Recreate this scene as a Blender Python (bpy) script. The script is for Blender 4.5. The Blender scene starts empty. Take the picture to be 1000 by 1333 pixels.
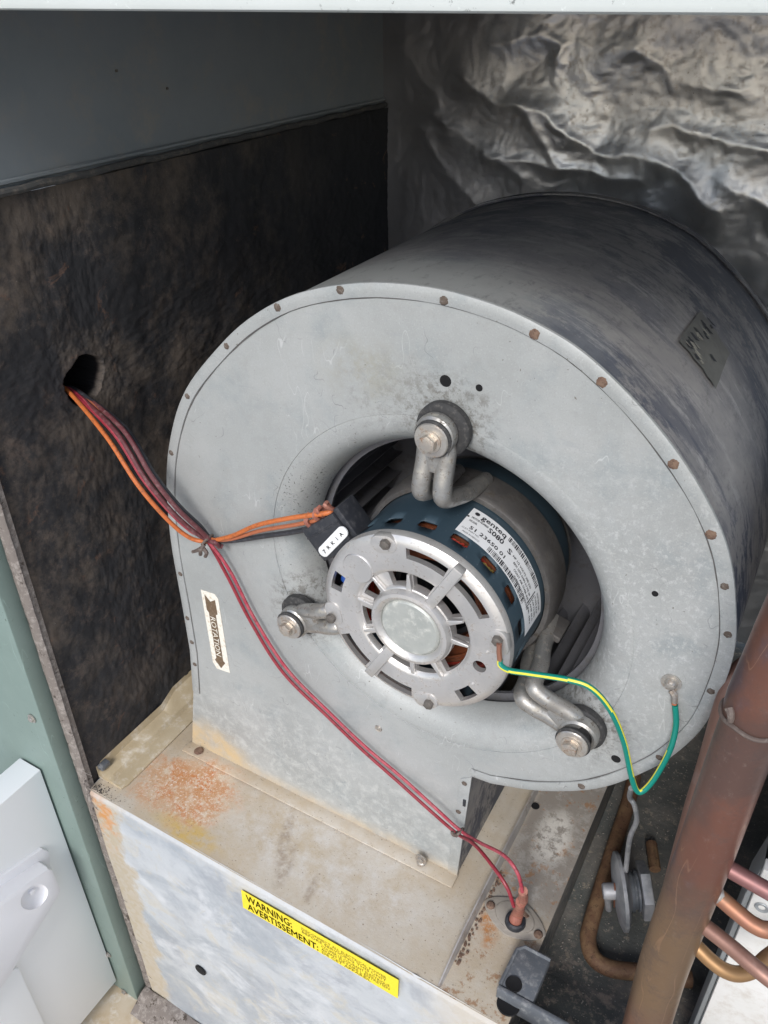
import bpy, bmesh, math, random
import numpy as np
from mathutils import Vector, Matrix
R = math.radians
random.seed(5)
sc = bpy.context.scene
COL = sc.collection

# ------------------------------------------------------------------ camera
F_PX, PITCH, YAW, ROLL = 1059.7, R(33.06), R(30.30), R(-0.6466)
CAM = Vector((0.1953, -0.403, 0.3634))
cp, sp = math.cos(PITCH), math.sin(PITCH)
_f = Vector((-math.sin(YAW) * cp, math.cos(YAW) * cp, -sp))
_r = Vector((math.cos(YAW), math.sin(YAW), 0)); _u = _r.cross(_f)
c_, s_ = math.cos(ROLL), math.sin(ROLL)
CR, CU = c_ * _r + s_ * _u, -s_ * _r + c_ * _u
cam = bpy.data.objects.new('camera', bpy.data.cameras.new('camera')); COL.objects.link(cam)
cam.matrix_world = Matrix.Translation(CAM) @ Matrix((CR, CU, -_f)).transposed().to_4x4()
cam.data.sensor_fit = 'HORIZONTAL'; cam.data.sensor_width = 36; cam.data.lens = 36 * F_PX / 1000
cam.data.clip_start = 0.01; cam.data.clip_end = 200
sc.camera = cam

# ------------------------------------------------------------------ sky, sun, exposure
SUN_EL, SUN_AZ = R(38), R(168)            # azimuth measured clockwise from +Y
w = bpy.data.worlds.new("World"); sc.world = w; w.use_nodes = True
nt = w.node_tree; nt.nodes.clear()
sky = nt.nodes.new('ShaderNodeTexSky'); sky.sky_type = 'NISHITA'; sky.sun_disc = False
sky.sun_elevation = SUN_EL; sky.sun_rotation = SUN_AZ; sky.dust_density = 1.5; sky.ozone_density = 1
hs = nt.nodes.new('ShaderNodeHueSaturation'); hs.inputs['Saturation'].default_value = 0.75
bg = nt.nodes.new('ShaderNodeBackground'); bg.inputs[1].default_value = 0.12
ow = nt.nodes.new('ShaderNodeOutputWorld')
nt.links.new(sky.outputs[0], hs.inputs['Color']); nt.links.new(hs.outputs[0], bg.inputs[0]); nt.links.new(bg.outputs[0], ow.inputs[0])
sl = bpy.data.lights.new('sun', 'SUN'); sl.energy = 1.5; sl.angle = R(18); sl.color = (1, 0.99, 0.975)
so = bpy.data.objects.new('sun', sl); COL.objects.link(so)
sd = Vector((math.sin(SUN_AZ) * math.cos(SUN_EL), math.cos(SUN_AZ) * math.cos(SUN_EL), math.sin(SUN_EL)))
so.rotation_euler = sd.to_track_quat('Z', 'Y').to_euler()
sc.view_settings.view_transform = 'Standard'; sc.view_settings.look = 'None'; sc.view_settings.exposure = 0.68

# ------------------------------------------------------------------ helpers
def at(px, py, ax, v):
    """the point of the plane (axis = v) that shows at pixel px, py of the photograph"""
    d = (px - 500) / F_PX * CR - (py - 666.5) / F_PX * CU + _f
    i = 'xyz'.index(ax)
    return CAM + d * ((v - CAM[i]) / d[i])
def empty(name, loc, label, cat, group=None):
    o = bpy.data.objects.new(name, None); COL.objects.link(o); o.location = loc; o.empty_display_size = .02
    return tag(o, label, cat, group)
def tag(o, label=None, cat=None, group=None, kind=None):
    for k, v in (('label', label), ('category', cat), ('group', group), ('kind', kind)):
        if v: o[k] = v
    return o
def world_loc(o):
    p = Vector(o.location)
    while o.parent: o = o.parent; p = p + Vector(o.location)
    return p
def link(name, me, parent=None, origin=None):
    """link a mesh whose vertices are in world space; its object origin goes to `origin`"""
    o = bpy.data.objects.new(name, me); COL.objects.link(o)
    if parent:
        o.parent = parent; o.location = -world_loc(parent)
    return o
def finish(me, mat, smooth=35):
    for m in (mat if isinstance(mat, (list, tuple)) else [mat]): me.materials.append(m)
    if smooth:
        me.shade_smooth(); me.set_sharp_from_angle(angle=R(smooth))
    return me
class MB:
    """collects verts and faces, builds one mesh"""
    def __init__(s): s.v = []; s.f = []; s.mi = []
    def add(s, vs, fs, mi=0):
        n = len(s.v); s.v += [tuple(p) for p in vs]; s.f += [tuple(i + n for i in f) for f in fs]; s.mi += [mi] * len(fs); return s
    def box(s, a, b, mi=0, M=None, ch=0.0):
        bm = bmesh.new(); bmesh.ops.create_cube(bm, size=1)
        a, b = Vector(a), Vector(b)
        for v in bm.verts: v.co = Vector([(a[i] + b[i]) / 2 + v.co[i] * (b[i] - a[i]) for i in range(3)])
        if ch: bmesh.ops.bevel(bm, geom=bm.edges[:], offset=ch, segments=2, affect='EDGES', profile=.5)
        if M is not None: bm.transform(M)
        s.add([v.co for v in bm.verts], [[v.index for v in f.verts] for f in bm.faces], mi); bm.free(); return s
    def prism(s, pts, y0, y1, mi=0, M=None, ch=0.0):
        """polygon in (x, z) extruded along y"""
        bm = bmesh.new()
        a = [bm.verts.new((p[0], y0, p[1])) for p in pts]; f = bm.faces.new(a)
        r = bmesh.ops.extrude_face_region(bm, geom=[f])
        for g in r['geom']:
            if isinstance(g, bmesh.types.BMVert): g.co.y = y1
        bmesh.ops.recalc_face_normals(bm, faces=bm.faces[:])
        if ch:
            es = [e for e in bm.edges if abs(e.verts[0].co.y - e.verts[1].co.y) < 1e-6]
            bmesh.ops.bevel(bm, geom=es, offset=ch, segments=2, affect='EDGES', profile=.5)
        if M is not None: bm.transform(M)
        bm.verts.index_update()
        s.add([v.co for v in bm.verts], [[v.index for v in f.verts] for f in bm.faces], mi); bm.free(); return s
    def lathe(s, prof, n=48, mi=0, M=None, closed=False, a0=0, a1=360, cap=True):
        """profile (r, y) turned round the y axis"""
        full = abs(a1 - a0) >= 359.9; m = n if full else n + 1
        vs = []; fs = []
        for i in range(m):
            a = R(a0 + (a1 - a0) * i / n)
            for r, y in prof: vs.append(Vector((r * math.cos(a), y, r * math.sin(a))))
        k = len(prof)
        for i in range(n):
            j = (i + 1) % m
            for q in range(k if closed else k - 1):
                q2 = (q + 1) % k
                fs.append((i * k + q, i * k + q2, j * k + q2, j * k + q))
        if closed and not full and cap: fs += [tuple(range(k)), tuple(range(n * k + k - 1, n * k - 1, -1))]
        if M is not None: vs = [M @ v for v in vs]
        return s.add(vs, fs, mi)
    def tube(s, path, r, n=10, mi=0, sub=6, stripe=None, flat=1.0, up=None, cap=True):
        P = smooth_path(path, sub) if sub > 1 else [Vector(p) for p in path]
        rr = r if callable(r) else (lambda t: r)
        T = [(P[min(i + 1, len(P) - 1)] - P[max(i - 1, 0)]).normalized() for i in range(len(P))]
        u = Vector(up) if up else (Vector((0, 0, 1)) if abs(T[0].z) < .9 else Vector((1, 0, 0)))
        vs = []; fs = []; mis = []
        for i, p in enumerate(P):
            u = (u - T[i] * u.dot(T[i])).normalized(); b = T[i].cross(u)
            q = rr(i / (len(P) - 1))
            for k in range(n):
                a = 2 * math.pi * k / n
                vs.append(p + u * (math.cos(a) * q) + b * (math.sin(a) * q * flat))
        for i in range(len(P) - 1):
            for k in range(n):
                k2 = (k + 1) % n
                fs.append((i * n + k, i * n + k2, (i + 1) * n + k2, (i + 1) * n + k))
                if stripe: mis.append(1 if (k + int(i * stripe)) % n in (2, 3) else mi)
                else: mis.append(mi)
        if cap: fs += [tuple(range(n))[::-1], tuple(range((len(P) - 1) * n, len(P) * n))]; mis += [mi, mi]
        m = len(s.v); s.v += [tuple(v) for v in vs]; s.f += [tuple(i + m for i in f) for f in fs]; s.mi += mis
        return s
    def build(s, name, mat, parent=None, smooth=35):
        me = bpy.data.meshes.new(name); me.from_pydata(s.v, [], s.f)
        me.polygons.foreach_set('material_index', s.mi); me.update()
        finish(me, mat, smooth); return link(name, me, parent)
def smooth_path(path, sub):
    P = [Vector(p) for p in path]
    if len(P) < 3: return P
    Q = [2 * P[0] - P[1]] + P + [2 * P[-1] - P[-2]]
    out = []
    for i in range(1, len(Q) - 2):
        a, b, c, d = Q[i - 1:i + 3]
        for k in range(sub):
            t = k / sub
            out.append(.5 * ((2 * b) + (c - a) * t + (2 * a - 5 * b + 4 * c - d) * t * t + (-a + 3 * b - 3 * c + d) * t ** 3))
    return out + [P[-1]]
def rotY(deg): return Matrix.Rotation(-R(deg), 4, 'Y')      # turns (r,0,0) towards +z by deg
def T(x, y, z): return Matrix.Translation((x, y, z))
def fixn(o):
    bm = bmesh.new(); bm.from_mesh(o.data); bmesh.ops.recalc_face_normals(bm, faces=bm.faces[:]); bm.to_mesh(o.data); bm.free(); return o
def copy_obj(o, parent=None, M=None, name=None):
    c = o.copy(); COL.objects.link(c)
    if parent: c.parent = parent
    if M is not None: c.matrix_local = M
    return c
# gradient noise on arrays
_rng = np.random.default_rng(11); _perm = _rng.permutation(1024); _ang = _rng.random(1024) * 2 * np.pi
def pnoise(x, y):
    xi = np.floor(x).astype(int); yi = np.floor(y).astype(int); xf = x - xi; yf = y - yi
    u = xf * xf * xf * (xf * (xf * 6 - 15) + 10); v = yf * yf * yf * (yf * (yf * 6 - 15) + 10)
    def g(ix, iy, dx, dy):
        a = _ang[_perm[(_perm[ix % 1024] + iy) % 1024]]; return np.cos(a) * dx + np.sin(a) * dy
    n00 = g(xi, yi, xf, yf); n10 = g(xi + 1, yi, xf - 1, yf); n01 = g(xi, yi + 1, xf, yf - 1); n11 = g(xi + 1, yi + 1, xf - 1, yf - 1)
    return (n00 * (1 - u) + n10 * u) * (1 - v) + (n01 * (1 - u) + n11 * u) * v
def fbm(x, y, o=5, g=.5, l=2.03):
    s = 0; a = 1
    for i in range(o): s = s + a * pnoise(x + 17 * i, y - 31 * i); x = x * l; y = y * l; a *= g
    return s
def ridged(x, y, o=4, g=.5):
    s = 0; a = 1
    for i in range(o): s = s + a * (1 - 2.2 * np.abs(pnoise(x + 13 * i, y + 7 * i))); x = x * 2.1; y = y * 2.1; a *= g
    return s
def grid_obj(name, U, V, pos, mat, parent=None):
    """grid of points pos(U, V) -> (n, m, 3) array"""
    uu, vv = np.meshgrid(U, V, indexing='ij'); p = pos(uu, vv); n, m = uu.shape
    me = bpy.data.meshes.new(name)
    i, j = np.meshgrid(np.arange(n - 1), np.arange(m - 1), indexing='ij'); a = (i * m + j).ravel()
    f = np.stack([a, a + m, a + m + 1, a + 1], 1)
    me.vertices.add(n * m); me.vertices.foreach_set('co', p.reshape(-1))
    me.loops.add(f.size); me.loops.foreach_set('vertex_index', f.ravel().astype(np.int32))
    me.polygons.add(len(f)); me.polygons.foreach_set('loop_start', np.arange(0, f.size, 4, dtype=np.int32))
    me.update(calc_edges=True); me.validate()
    me.materials.append(mat); me.shade_smooth()
    return link(name, me, parent)
def text_geo(s, size):
    cu = bpy.data.curves.new('t', 'FONT'); cu.body = s; cu.size = size; cu.resolution_u = 2
    o = bpy.data.objects.new('t', cu); COL.objects.link(o)
    bpy.context.view_layer.update()
    me = bpy.data.meshes.new_from_object(o.evaluated_get(bpy.context.evaluated_depsgraph_get()))
    vs = [(v.co.x, v.co.y) for v in me.vertices]; fs = [tuple(p.vertices) for p in me.polygons]
    bpy.data.objects.remove(o); bpy.data.meshes.remove(me); return vs, fs
def text_on(mb, s, size, fn, u0, v0, width=None, bold=0.0, mi=0):
    vs, fs = text_geo(s, size)
    if not vs: return
    mx = max(v[0] for v in vs); k = (width / mx) if width else 1
    for d in ((0, 0), (bold, 0), (0, bold)) if bold else ((0, 0),):
        mb.add([fn(u0 + x * k + d[0], v0 + y + d[1]) for x, y in vs], fs, mi)

# ------------------------------------------------------------------ materials
class Mat:
    def __init__(s, name, base, rough=.5, metal=0.0, spec=.5):
        s.m = bpy.data.materials.new(name); s.m.use_nodes = True; s.t = s.m.node_tree
        s.b = s.t.nodes['Principled BSDF']; s.N = s.t.nodes.new; s.L = s.t.links.new
        s.co = s.N('ShaderNodeTexCoord').outputs['Object']
        s.col = s.rgb(base); s.rough = s.val(rough); s.metal = s.val(metal); s.h = None
        s.b.inputs['Specular IOR Level'].default_value = spec
    def rgb(s, c):
        n = s.N('ShaderNodeRGB'); n.outputs[0].default_value = (*c, 1); return n.outputs[0]
    def val(s, v):
        n = s.N('ShaderNodeValue'); n.outputs[0].default_value = v; return n.outputs[0]
    def vec(s, scale=(1, 1, 1), off=(0, 0, 0), rot=(0, 0, 0)):
        n = s.N('ShaderNodeMapping'); n.inputs[1].default_value = off; n.inputs[2].default_value = rot; n.inputs[3].default_value = scale
        s.L(s.co, n.inputs[0]); return n.outputs[0]
    def noise(s, scale, detail=6, rough=.6, dist=0, stretch=(1, 1, 1), off=(0, 0, 0), rot=(0, 0, 0)):
        n = s.N('ShaderNodeTexNoise'); n.inputs['Scale'].default_value = scale; n.inputs['Detail'].default_value = detail
        n.inputs['Roughness'].default_value = rough; n.inputs['Distortion'].default_value = dist
        s.L(s.vec(stretch, off, rot), n.inputs['Vector']); return n.outputs['Fac']
    def voro(s, scale, stretch=(1, 1, 1), out='Distance'):
        n = s.N('ShaderNodeTexVoronoi'); n.inputs['Scale'].default_value = scale
        s.L(s.vec(stretch), n.inputs['Vector']); return n.outputs[out]
    def ramp(s, f, lo, hi, a=0.0, b=1.0):
        n = s.N('ShaderNodeMapRange'); n.interpolation_type = 'SMOOTHSTEP'
        for i, v in enumerate((lo, hi, a, b)): n.inputs[i + 1].default_value = v
        s.L(f, n.inputs[0]); return n.outputs[0]
    def math(s, op, a, b=None):
        n = s.N('ShaderNodeMath'); n.operation = op
        for i, v in enumerate((a, b)):
            if v is None: continue
            if isinstance(v, (int, float)): n.inputs[i].default_value = v
            else: s.L(v, n.inputs[i])
        return n.outputs[0]
    def mul(s, a, b): return s.math('MULTIPLY', a, b)
    def blob(s, c, r, amp=.5, nscale=60, soft=.35, rot=(0, 0, 0)):
        """1 inside an uneven ellipsoid"""
        n = s.N('ShaderNodeVectorMath'); n.operation = 'SUBTRACT'; s.L(s.co, n.inputs[0]); n.inputs[1].default_value = c
        m = s.N('ShaderNodeMapping'); m.vector_type = 'POINT'; s.L(n.outputs[0], m.inputs[0])
        m.inputs[2].default_value = rot
        d = s.N('ShaderNodeVectorMath'); d.operation = 'DIVIDE'; s.L(m.outputs[0], d.inputs[0]); d.inputs[1].default_value = r
        l = s.N('ShaderNodeVectorMath'); l.operation = 'LENGTH'; s.L(d.outputs[0], l.inputs[0])
        k = s.math('ADD', l.outputs['Value'], s.mul(s.math('SUBTRACT', s.noise(nscale, 5, .65), .5), amp * 2))
        return s.ramp(k, 1 - soft, 1 + soft, 1, 0)
    def hair(s, scale, w=.006, stretch=(1, 1, 1), off=(0, 0, 0), patch=14, lo=.5, hi=.62, rot=(0, 0, 0)):
        """thin wandering hairlines in patches"""
        n = s.math('ABSOLUTE', s.math('SUBTRACT', s.noise(scale, 2, .5, 0, stretch, off, rot), .5))
        return s.mul(s.ramp(n, 0, w, 1, 0), s.ramp(s.noise(patch, 3, .6, 0, (1, 1, 1), (off[0] + 2, 1, 3)), lo, hi))
    def _mix(s, f, a, b, typ):
        n = s.N('ShaderNodeMix'); n.data_type = typ
        ia, ib, o = (6, 7, 2) if typ == 'RGBA' else (2, 3, 0)
        if isinstance(f, (int, float)): n.inputs[0].default_value = f
        else: s.L(f, n.inputs[0])
        s.L(a, n.inputs[ia]); s.L(b, n.inputs[ib]); return n.outputs[o]
    def layer(s, f, c=None, rough=None, metal=None):
        if c is not None: s.col = s._mix(f, s.col, s.rgb(c), 'RGBA')
        if rough is not None: s.rough = s._mix(f, s.rough, s.val(rough), 'FLOAT')
        if metal is not None: s.metal = s._mix(f, s.metal, s.val(metal), 'FLOAT')
        return s
    def bump(s, f, strength, dist=.001):
        n = s.N('ShaderNodeBump'); n.inputs['Strength'].default_value = strength; n.inputs['Distance'].default_value = dist
        s.L(f, n.inputs['Height'])
        if s.h is not None: s.L(s.h, n.inputs['Normal'])
        s.h = n.outputs[0]; return s
    def done(s):
        s.L(s.col, s.b.inputs['Base Color']); s.L(s.rough, s.b.inputs['Roughness']); s.L(s.metal, s.b.inputs['Metallic'])
        if s.h is not None: s.L(s.h, s.b.inputs['Normal'])
        return s.m
def plain(name, c, rough=.5, metal=0., dirt=None, bump=.15, scale=150, c2=None):
    m = Mat(name, c, rough, metal)
    if c2: m.layer(m.ramp(m.noise(scale * .3, 6, .65), .35, .65), c2)
    if dirt: m.layer(m.ramp(m.noise(scale, 8, .7), .48, .72), dirt, min(1, rough + .2), metal * .4)
    m.layer(m.ramp(m.noise(scale * .5, 4), .3, .7), None, min(1, rough + .12))
    if bump: m.bump(m.noise(scale * 4, 5, .6), bump, .0006)
    return m.done()

def make_galv_face():
    m = Mat('galvanised_face', (.328, .340, .336), .56, .18)
    m.layer(m.ramp(m.noise(9, 4, .5), .38, .62), (.378, .388, .384))
    m.layer(m.ramp(m.noise(20, 7, .66, .1), .48, .74), (.28, .308, .315))
    m.layer(m.ramp(m.voro(160, out='Color'), .2, .9, 0, .16), (.42, .44, .445))
    # white zinc bloom to the lower right and at the bottom
    wr = m.mul(m.ramp(m.noise(230, 10, .8), .50, .62, 0, .75), m.blob((.13, 0, .01), (.10, .2, .12), .5, 25, .5))
    m.layer(wr, (.50, .51, .51), .7, .1)
    wb = m.mul(m.ramp(m.noise(80, 10, .78, .3), .44, .66, 0, .7), m.blob((-.12, 0, -.27), (.2, .2, .09), .4, 20, .5))
    m.layer(wb, (.50, .505, .49), .75, .05)
    # tan mud at the foot, left
    m.layer(m.mul(m.ramp(m.noise(50, 6), .3, .6, .35, 1), m.blob((-.25, 0, -.305), (.05, .05, .04), .35, 40, .45)), (.50, .38, .22), .8, 0)
    m.layer(m.mul(m.ramp(m.noise(50, 6), .3, .6, .2, .7), m.blob((-.1, 0, -.312), (.2, .05, .018), .4, 30, .5)), (.50, .40, .27), .8, 0)
    m.layer(m.ramp(m.noise(1100, 3, .6), .54, .70, 0, .30), (.20, .21, .215))
    m.layer(m.ramp(m.noise(800, 3, .6, 0, (1, 1, 1), (5, 5, 5)), .56, .70, 0, .35), (.52, .53, .53))
    m.layer(m.mul(m.ramp(m.noise(70, 9, .8), .52, .68, 0, .30), 1.0), (.27, .27, .255))
    m.layer(m.mul(m.hair(34, .005, (1, 1, 1), (2, 0, 0), 30, .56, .62), .55), (.15, .15, .15))
    m.layer(m.mul(m.hair(60, .006, (1, 1, .3), (7, 0, 1), 22, .54, .62), .5), (.60, .61, .61))
    m.layer(m.mul(m.ramp(m.noise(40, 7, .75), .42, .62, 0, .5), m.blob((-.055, 0, .160), (.03, .05, .022), .7, 40, .6)), (.30, .28, .21), .7)
    m.layer(m.mul(m.ramp(m.noise(90, 8, .8), .48, .60, 0, .7), m.blob((-.02, 0, .145), (.04, .05, .03), .8, 40, .7)), (.24, .24, .225), .7)
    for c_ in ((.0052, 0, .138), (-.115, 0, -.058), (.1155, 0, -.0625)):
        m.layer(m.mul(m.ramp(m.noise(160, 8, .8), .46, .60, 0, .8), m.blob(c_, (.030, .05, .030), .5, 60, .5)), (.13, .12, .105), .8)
    # small dark pits, thick near the inlet at the left
    pit = m.ramp(m.noise(520, 4, .6), .60, .66)
    m.layer(m.mul(pit, m.blob((-.105, .003, .052), (.026, .05, .028), .6, 60, .5)), (.07, .07, .065), .8, 0)
    m.layer(m.mul(m.ramp(m.noise(520, 4, .6), .64, .68), m.blob((-.09, .003, -.03), (.05, .05, .05), .6, 40, .6)), (.10, .10, .095), .8, 0)
    m.layer(m.mul(m.ramp(m.noise(300, 5, .6), .66, .70), m.ramp(m.noise(14, 3), .45, .6)), (.16, .15, .13), .8, 0)
    # scratches / handling streaks
    m.layer(m.mul(m.ramp(m.noise(30, 5, .6, .4, (1, 1, 5)), .62, .7, 0, .35), 1.0), (.30, .32, .33), .6)
    m.bump(m.noise(700, 4, .6), .18, .0004).bump(m.noise(14, 3), .45, .0022)
    return m.done()
def make_drum():
    m = Mat('grimy_drum_metal', (.27, .265, .27), .5, .4)
    m.layer(m.ramp(m.noise(10, 5, .6, .8), .38, .62), (.38, .365, .36), .42)
    big = m.ramp(m.noise(6, 3, .5), .36, .58, .15, 1)
    m.layer(m.mul(m.ramp(m.noise(17, 10, .78, .1, (.8, 1.2, .8)), .46, .54), m.mul(big, .95)), (.055, .068, .105), .6, .2)
    m.layer(m.mul(m.ramp(m.noise(60, 9, .78, 0, (.25, 1.3, .25)), .50, .60), m.mul(big, .8)), (.04, .052, .09), .6, .2)
    m.layer(m.mul(m.ramp(m.noise(45, 9, .78, 0, (.3, 1.3, .3), (4, 4, 4)), .52, .64), .7), (.46, .45, .45), .5, .4)
    m.layer(m.blob((-.08, .02, .215), (.13, .05, .1), .5, 20, .6), (.44, .45, .44), .4)
    m.layer(m.ramp(m.noise(120, 9, .8, 0, (1, .5, 1)), .52, .66, 0, .45), (.12, .12, .13), .6)
    m.layer(m.ramp(m.noise(260, 6, .7), .62, .7, 0, .5), (.45, .44, .43), .6)
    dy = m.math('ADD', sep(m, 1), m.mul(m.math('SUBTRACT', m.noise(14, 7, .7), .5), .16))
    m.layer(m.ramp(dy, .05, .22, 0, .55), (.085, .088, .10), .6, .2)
    m.bump(m.noise(500, 4), .2, .0004).bump(m.noise(15, 3), .3, .002)
    return m.done()
def make_foil():
    m = Mat('crinkled_foil', (.58, .605, .65), .34, .86)
    m.layer(m.ramp(m.noise(12, 7, .65, .6), .42, .62), (.68, .69, .72), .42)
    m.layer(m.mul(m.ramp(m.noise(160, 8, .75), .5, .66, 0, .6), m.blob((-.03, .5, .28), (.25, .2, .09), .5, 12, .5)), (.60, .57, .55), .6, .5)
    m.layer(m.mul(m.ramp(m.noise(420, 5, .6), .64, .70, 0, .7), m.ramp(m.noise(16, 3), .5, .65)), (.16, .14, .13), .8, .1)
    m.layer(m.mul(m.ramp(m.noise(60, 8, .7), .60, .70), .35), (.3, .26, .24), .6, .4)
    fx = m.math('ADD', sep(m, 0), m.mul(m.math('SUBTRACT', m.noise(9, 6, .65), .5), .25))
    m.layer(m.ramp(fx, -.26, -.13, .8, 0), (.13, .13, .145), .5, .6)  # shade on the left side of the foil, painted into the colour
    m.bump(m.noise(300, 6, .65), .22, .0004).bump(m.noise(55, 7, .6, .3), .22, .0012)
    return m.done()
def _x(): pass
def make_insul():
    m = Mat('sooty_insulation', (.038, .038, .041), .95, 0, .2)
    m.layer(m.mul(m.ramp(m.noise(11, 9, .75, .1), .46, .64), m.blob((-.33, .02, .05), (.2, .28, .3), .4, 8, .6)), (.115, .095, .080))
    m.layer(m.mul(m.ramp(m.noise(40, 11, .8, .2), .50, .72, 0, .7), m.blob((-.33, -.03, .02), (.2, .22, .34), .5, 9, .5)), (.17, .13, .105))
    m.layer(m.mul(m.ramp(m.noise(900, 3, .6), .70, .74), m.ramp(m.noise(12, 3), .4, .65)), (.32, .28, .23))
    m.layer(m.mul(m.ramp(m.noise(34, 8, .75, .8), .60, .68), .6), (.17, .10, .07))
    m.layer(m.ramp(sep(m, 0), -.3395, -.3335, 1, 0), (.006, .006, .007))  # darkness inside the wire hole, painted near-black by depth
    m.bump(m.noise(420, 6, .7), .4, .0010).bump(m.noise(30, 5, .6), .3, .003)
    return m.done()
def make_deck():
    m = Mat('stained_deck', (.45, .375, .28), .7, .05)
    m.layer(m.ramp(m.noise(7, 5, .6), .4, .6), (.50, .44, .355))
    m.layer(m.ramp(m.noise(20, 9, .75, .2), .42, .68, 0, .7), (.55, .52, .465), .8)
    m.layer(m.mul(m.ramp(m.noise(12, 6, .7), .45, .70), .6), (.46, .37, .25))
    # white salts by the housing foot
    m.layer(m.mul(m.ramp(m.noise(60, 9, .78), .34, .74), m.blob((-.08, -.045, -.306), (.12, .04, .05), .5, 20, .5)), (.58, .555, .52))
    # orange rust bloom in the left corner
    rb = m.blob((-.245, -.045, -.306), (.050, .032, .05), .9, 35, .5)
    m.layer(rb, (.60, .49, .37))
    m.layer(m.mul(m.mul(rb, m.ramp(m.noise(45, 5, .6), .36, .56)), m.ramp(m.noise(300, 9, .85), .44, .54)), (.50, .17, .045), .9)
    m.layer(m.mul(rb, m.ramp(m.noise(70, 6, .7, 0, (1, 1, 1), (7, 1, 2)), .42, .58, 0, .8)), (.48, .23, .09), .9)
    m.layer(m.mul(rb, m.ramp(m.noise(330, 8, .85, 0, (1, 1, 1), (3, 1, 2)), .53, .60)), (.74, .68, .60), .9)
    m.layer(m.mul(m.ramp(m.noise(80, 5), .3, .6), m.blob((-.205, -.085, -.306), (.035, .011, .03), .5, 40, .5)), (.52, .36, .12), .8)
    # dark smears
    for c, r, a in (((-.125, -.045, -.306), (.005, .028, .02), 22), ((-.108, -.068, -.306), (.006, .02, .02), 15), ((-.075, -.075, -.306), (.004, .012, .02), 10)):
        m.layer(m.mul(m.ramp(m.noise(150, 6, .7), .3, .66, 0, .75), m.blob(c, r, .5, 60, .6, (0, 0, R(-a)))), (.28, .22, .17), .8)
    # right of the fin: grey, rust-flecked
    gx = m.ramp(sep(m, 0), .055, .066)
    g2 = m.mul(gx, m.ramp(sep(m, 1), -.03, .02))
    m.layer(m.mul(g2, .92), (.24, .215, .19), .75)
    m.layer(m.mul(g2, m.ramp(m.noise(55, 8, .75), .50, .6, 0, .8)), (.36, .34, .31), .8)
    m.layer(m.mul(gx, m.ramp(m.noise(90, 8, .75), .54, .62, 0, .85)), (.30, .17, .09), .9)
    m.layer(m.mul(m.ramp(m.noise(120, 8, .7), .38, .55), m.blob((.092, .078, -.306), (.016, .03, .02), .6, 60, .4)), (.60, .57, .52), .9)
    m.layer(m.mul(m.mul(gx, m.ramp(m.noise(160, 8, .8), .40, .58)), m.blob((.073, -.026, -.306), (.007, .018, .02), .8, 90, .6, (0, 0, R(-20)))), (.44, .20, .07), .9)
    m.layer(m.mul(m.ramp(m.noise(500, 5, .6), .63, .68), .8), (.2, .15, .11), .9)
    m.bump(m.noise(400, 7, .7), .35, .0008).bump(m.noise(40, 6, .6), .35, .0012)
    return m.done()
def sep(m, i):
    n = m.N('ShaderNodeSeparateXYZ'); m.L(m.co, n.inputs[0]); return n.outputs[i]
def make_front():
    m = Mat('streaky_galvanised_panel', (.37, .41, .455), .5, .25)
    rt = (0, R(-35), 0)
    m.layer(m.ramp(m.noise(7, 9, .68, .5, (1, 1, 1.5), rot=rt), .42, .56), (.50, .53, .56), .6)
    m.layer(m.ramp(m.noise(10, 10, .72, .6, (1, 1, 1.3), rot=rt), .50, .64, 0, .7), (.35, .385, .44), .42, .35)
    m.layer(m.ramp(m.noise(11, 11, .76, .6, (1, 1, 1.4), (3, 3, 3), rt), .50, .64, 0, .8), (.54, .56, .585), .7, .05)
    m.layer(m.mul(m.ramp(m.noise(20, 7, .7, 1), .5, .66), .7), (.46, .43, .36), .8, 0)
    lx = m.math('ADD', sep(m, 0), m.mul(m.math('SUBTRACT', m.noise(22, 8, .7), .5), .08))
    m.layer(m.ramp(lx, -.298, -.285, 1, 0), (.40, .345, .26), .8, 0)
    m.layer(m.mul(m.mul(m.ramp(lx, -.304, -.29, 1, 0), m.ramp(m.noise(60, 6, .7), .42, .6)), m.ramp(sep(m, 2), -.42, -.33)), (.50, .24, .08), .9, 0)
    lz = m.math('ADD', sep(m, 2), m.mul(m.math('SUBTRACT', m.noise(70, 6, .7), .5), .02))
    m.layer(m.ramp(lz, -.318, -.309, 0, .55), (.50, .49, .47), .8, 0)
    rx = m.math('ADD', sep(m, 0), m.mul(m.math('SUBTRACT', m.noise(40, 6, .7), .5), .04))
    m.layer(m.ramp(rx, .03, .09), (.49, .45, .39), .8, 0)
    m.layer(m.ramp(m.voro(210, out='Color'), .1, .9, 0, .20), (.56, .58, .61))
    m.layer(m.ramp(m.noise(500, 6, .75), .56, .68, 0, .4), (.36, .37, .38))
    m.bump(m.noise(30, 6, .6, .4), .3, .001)
    return m.done()
def make_copper():
    m = Mat('weathered_copper', (.20, .092, .066), .38, .6)
    m.layer(m.ramp(m.noise(14, 5, .6), .42, .58), (.135, .080, .066), .42, .55)
    m.layer(m.ramp(m.noise(22, 5, .6, 0, (1, 1, .5), (4, 2, 1)), .48, .6), (.12, .082, .088), .42, .5)
    m.layer(m.blob((.21, -.08, -.14), (.06, .08, .07), .5, 25, .5), (.21, .135, .080), .4, .55)
    m.layer(m.mul(m.ramp(m.noise(260, 9, .8), .54, .70), .35), (.28, .22, .19), .6, .2)
    m.layer(m.mul(m.hair(50, .008, (1, 1, .15), (1, 0, 0), 18, .45, .6), .6), (.42, .26, .17), .3, .8)
    m.layer(m.mul(m.ramp(m.noise(35, 8, .8), .50, .66), .5), (.075, .055, .05), .6, .2)
    m.bump(m.noise(300, 5), .15, .0004)
    return m.done()
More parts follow.
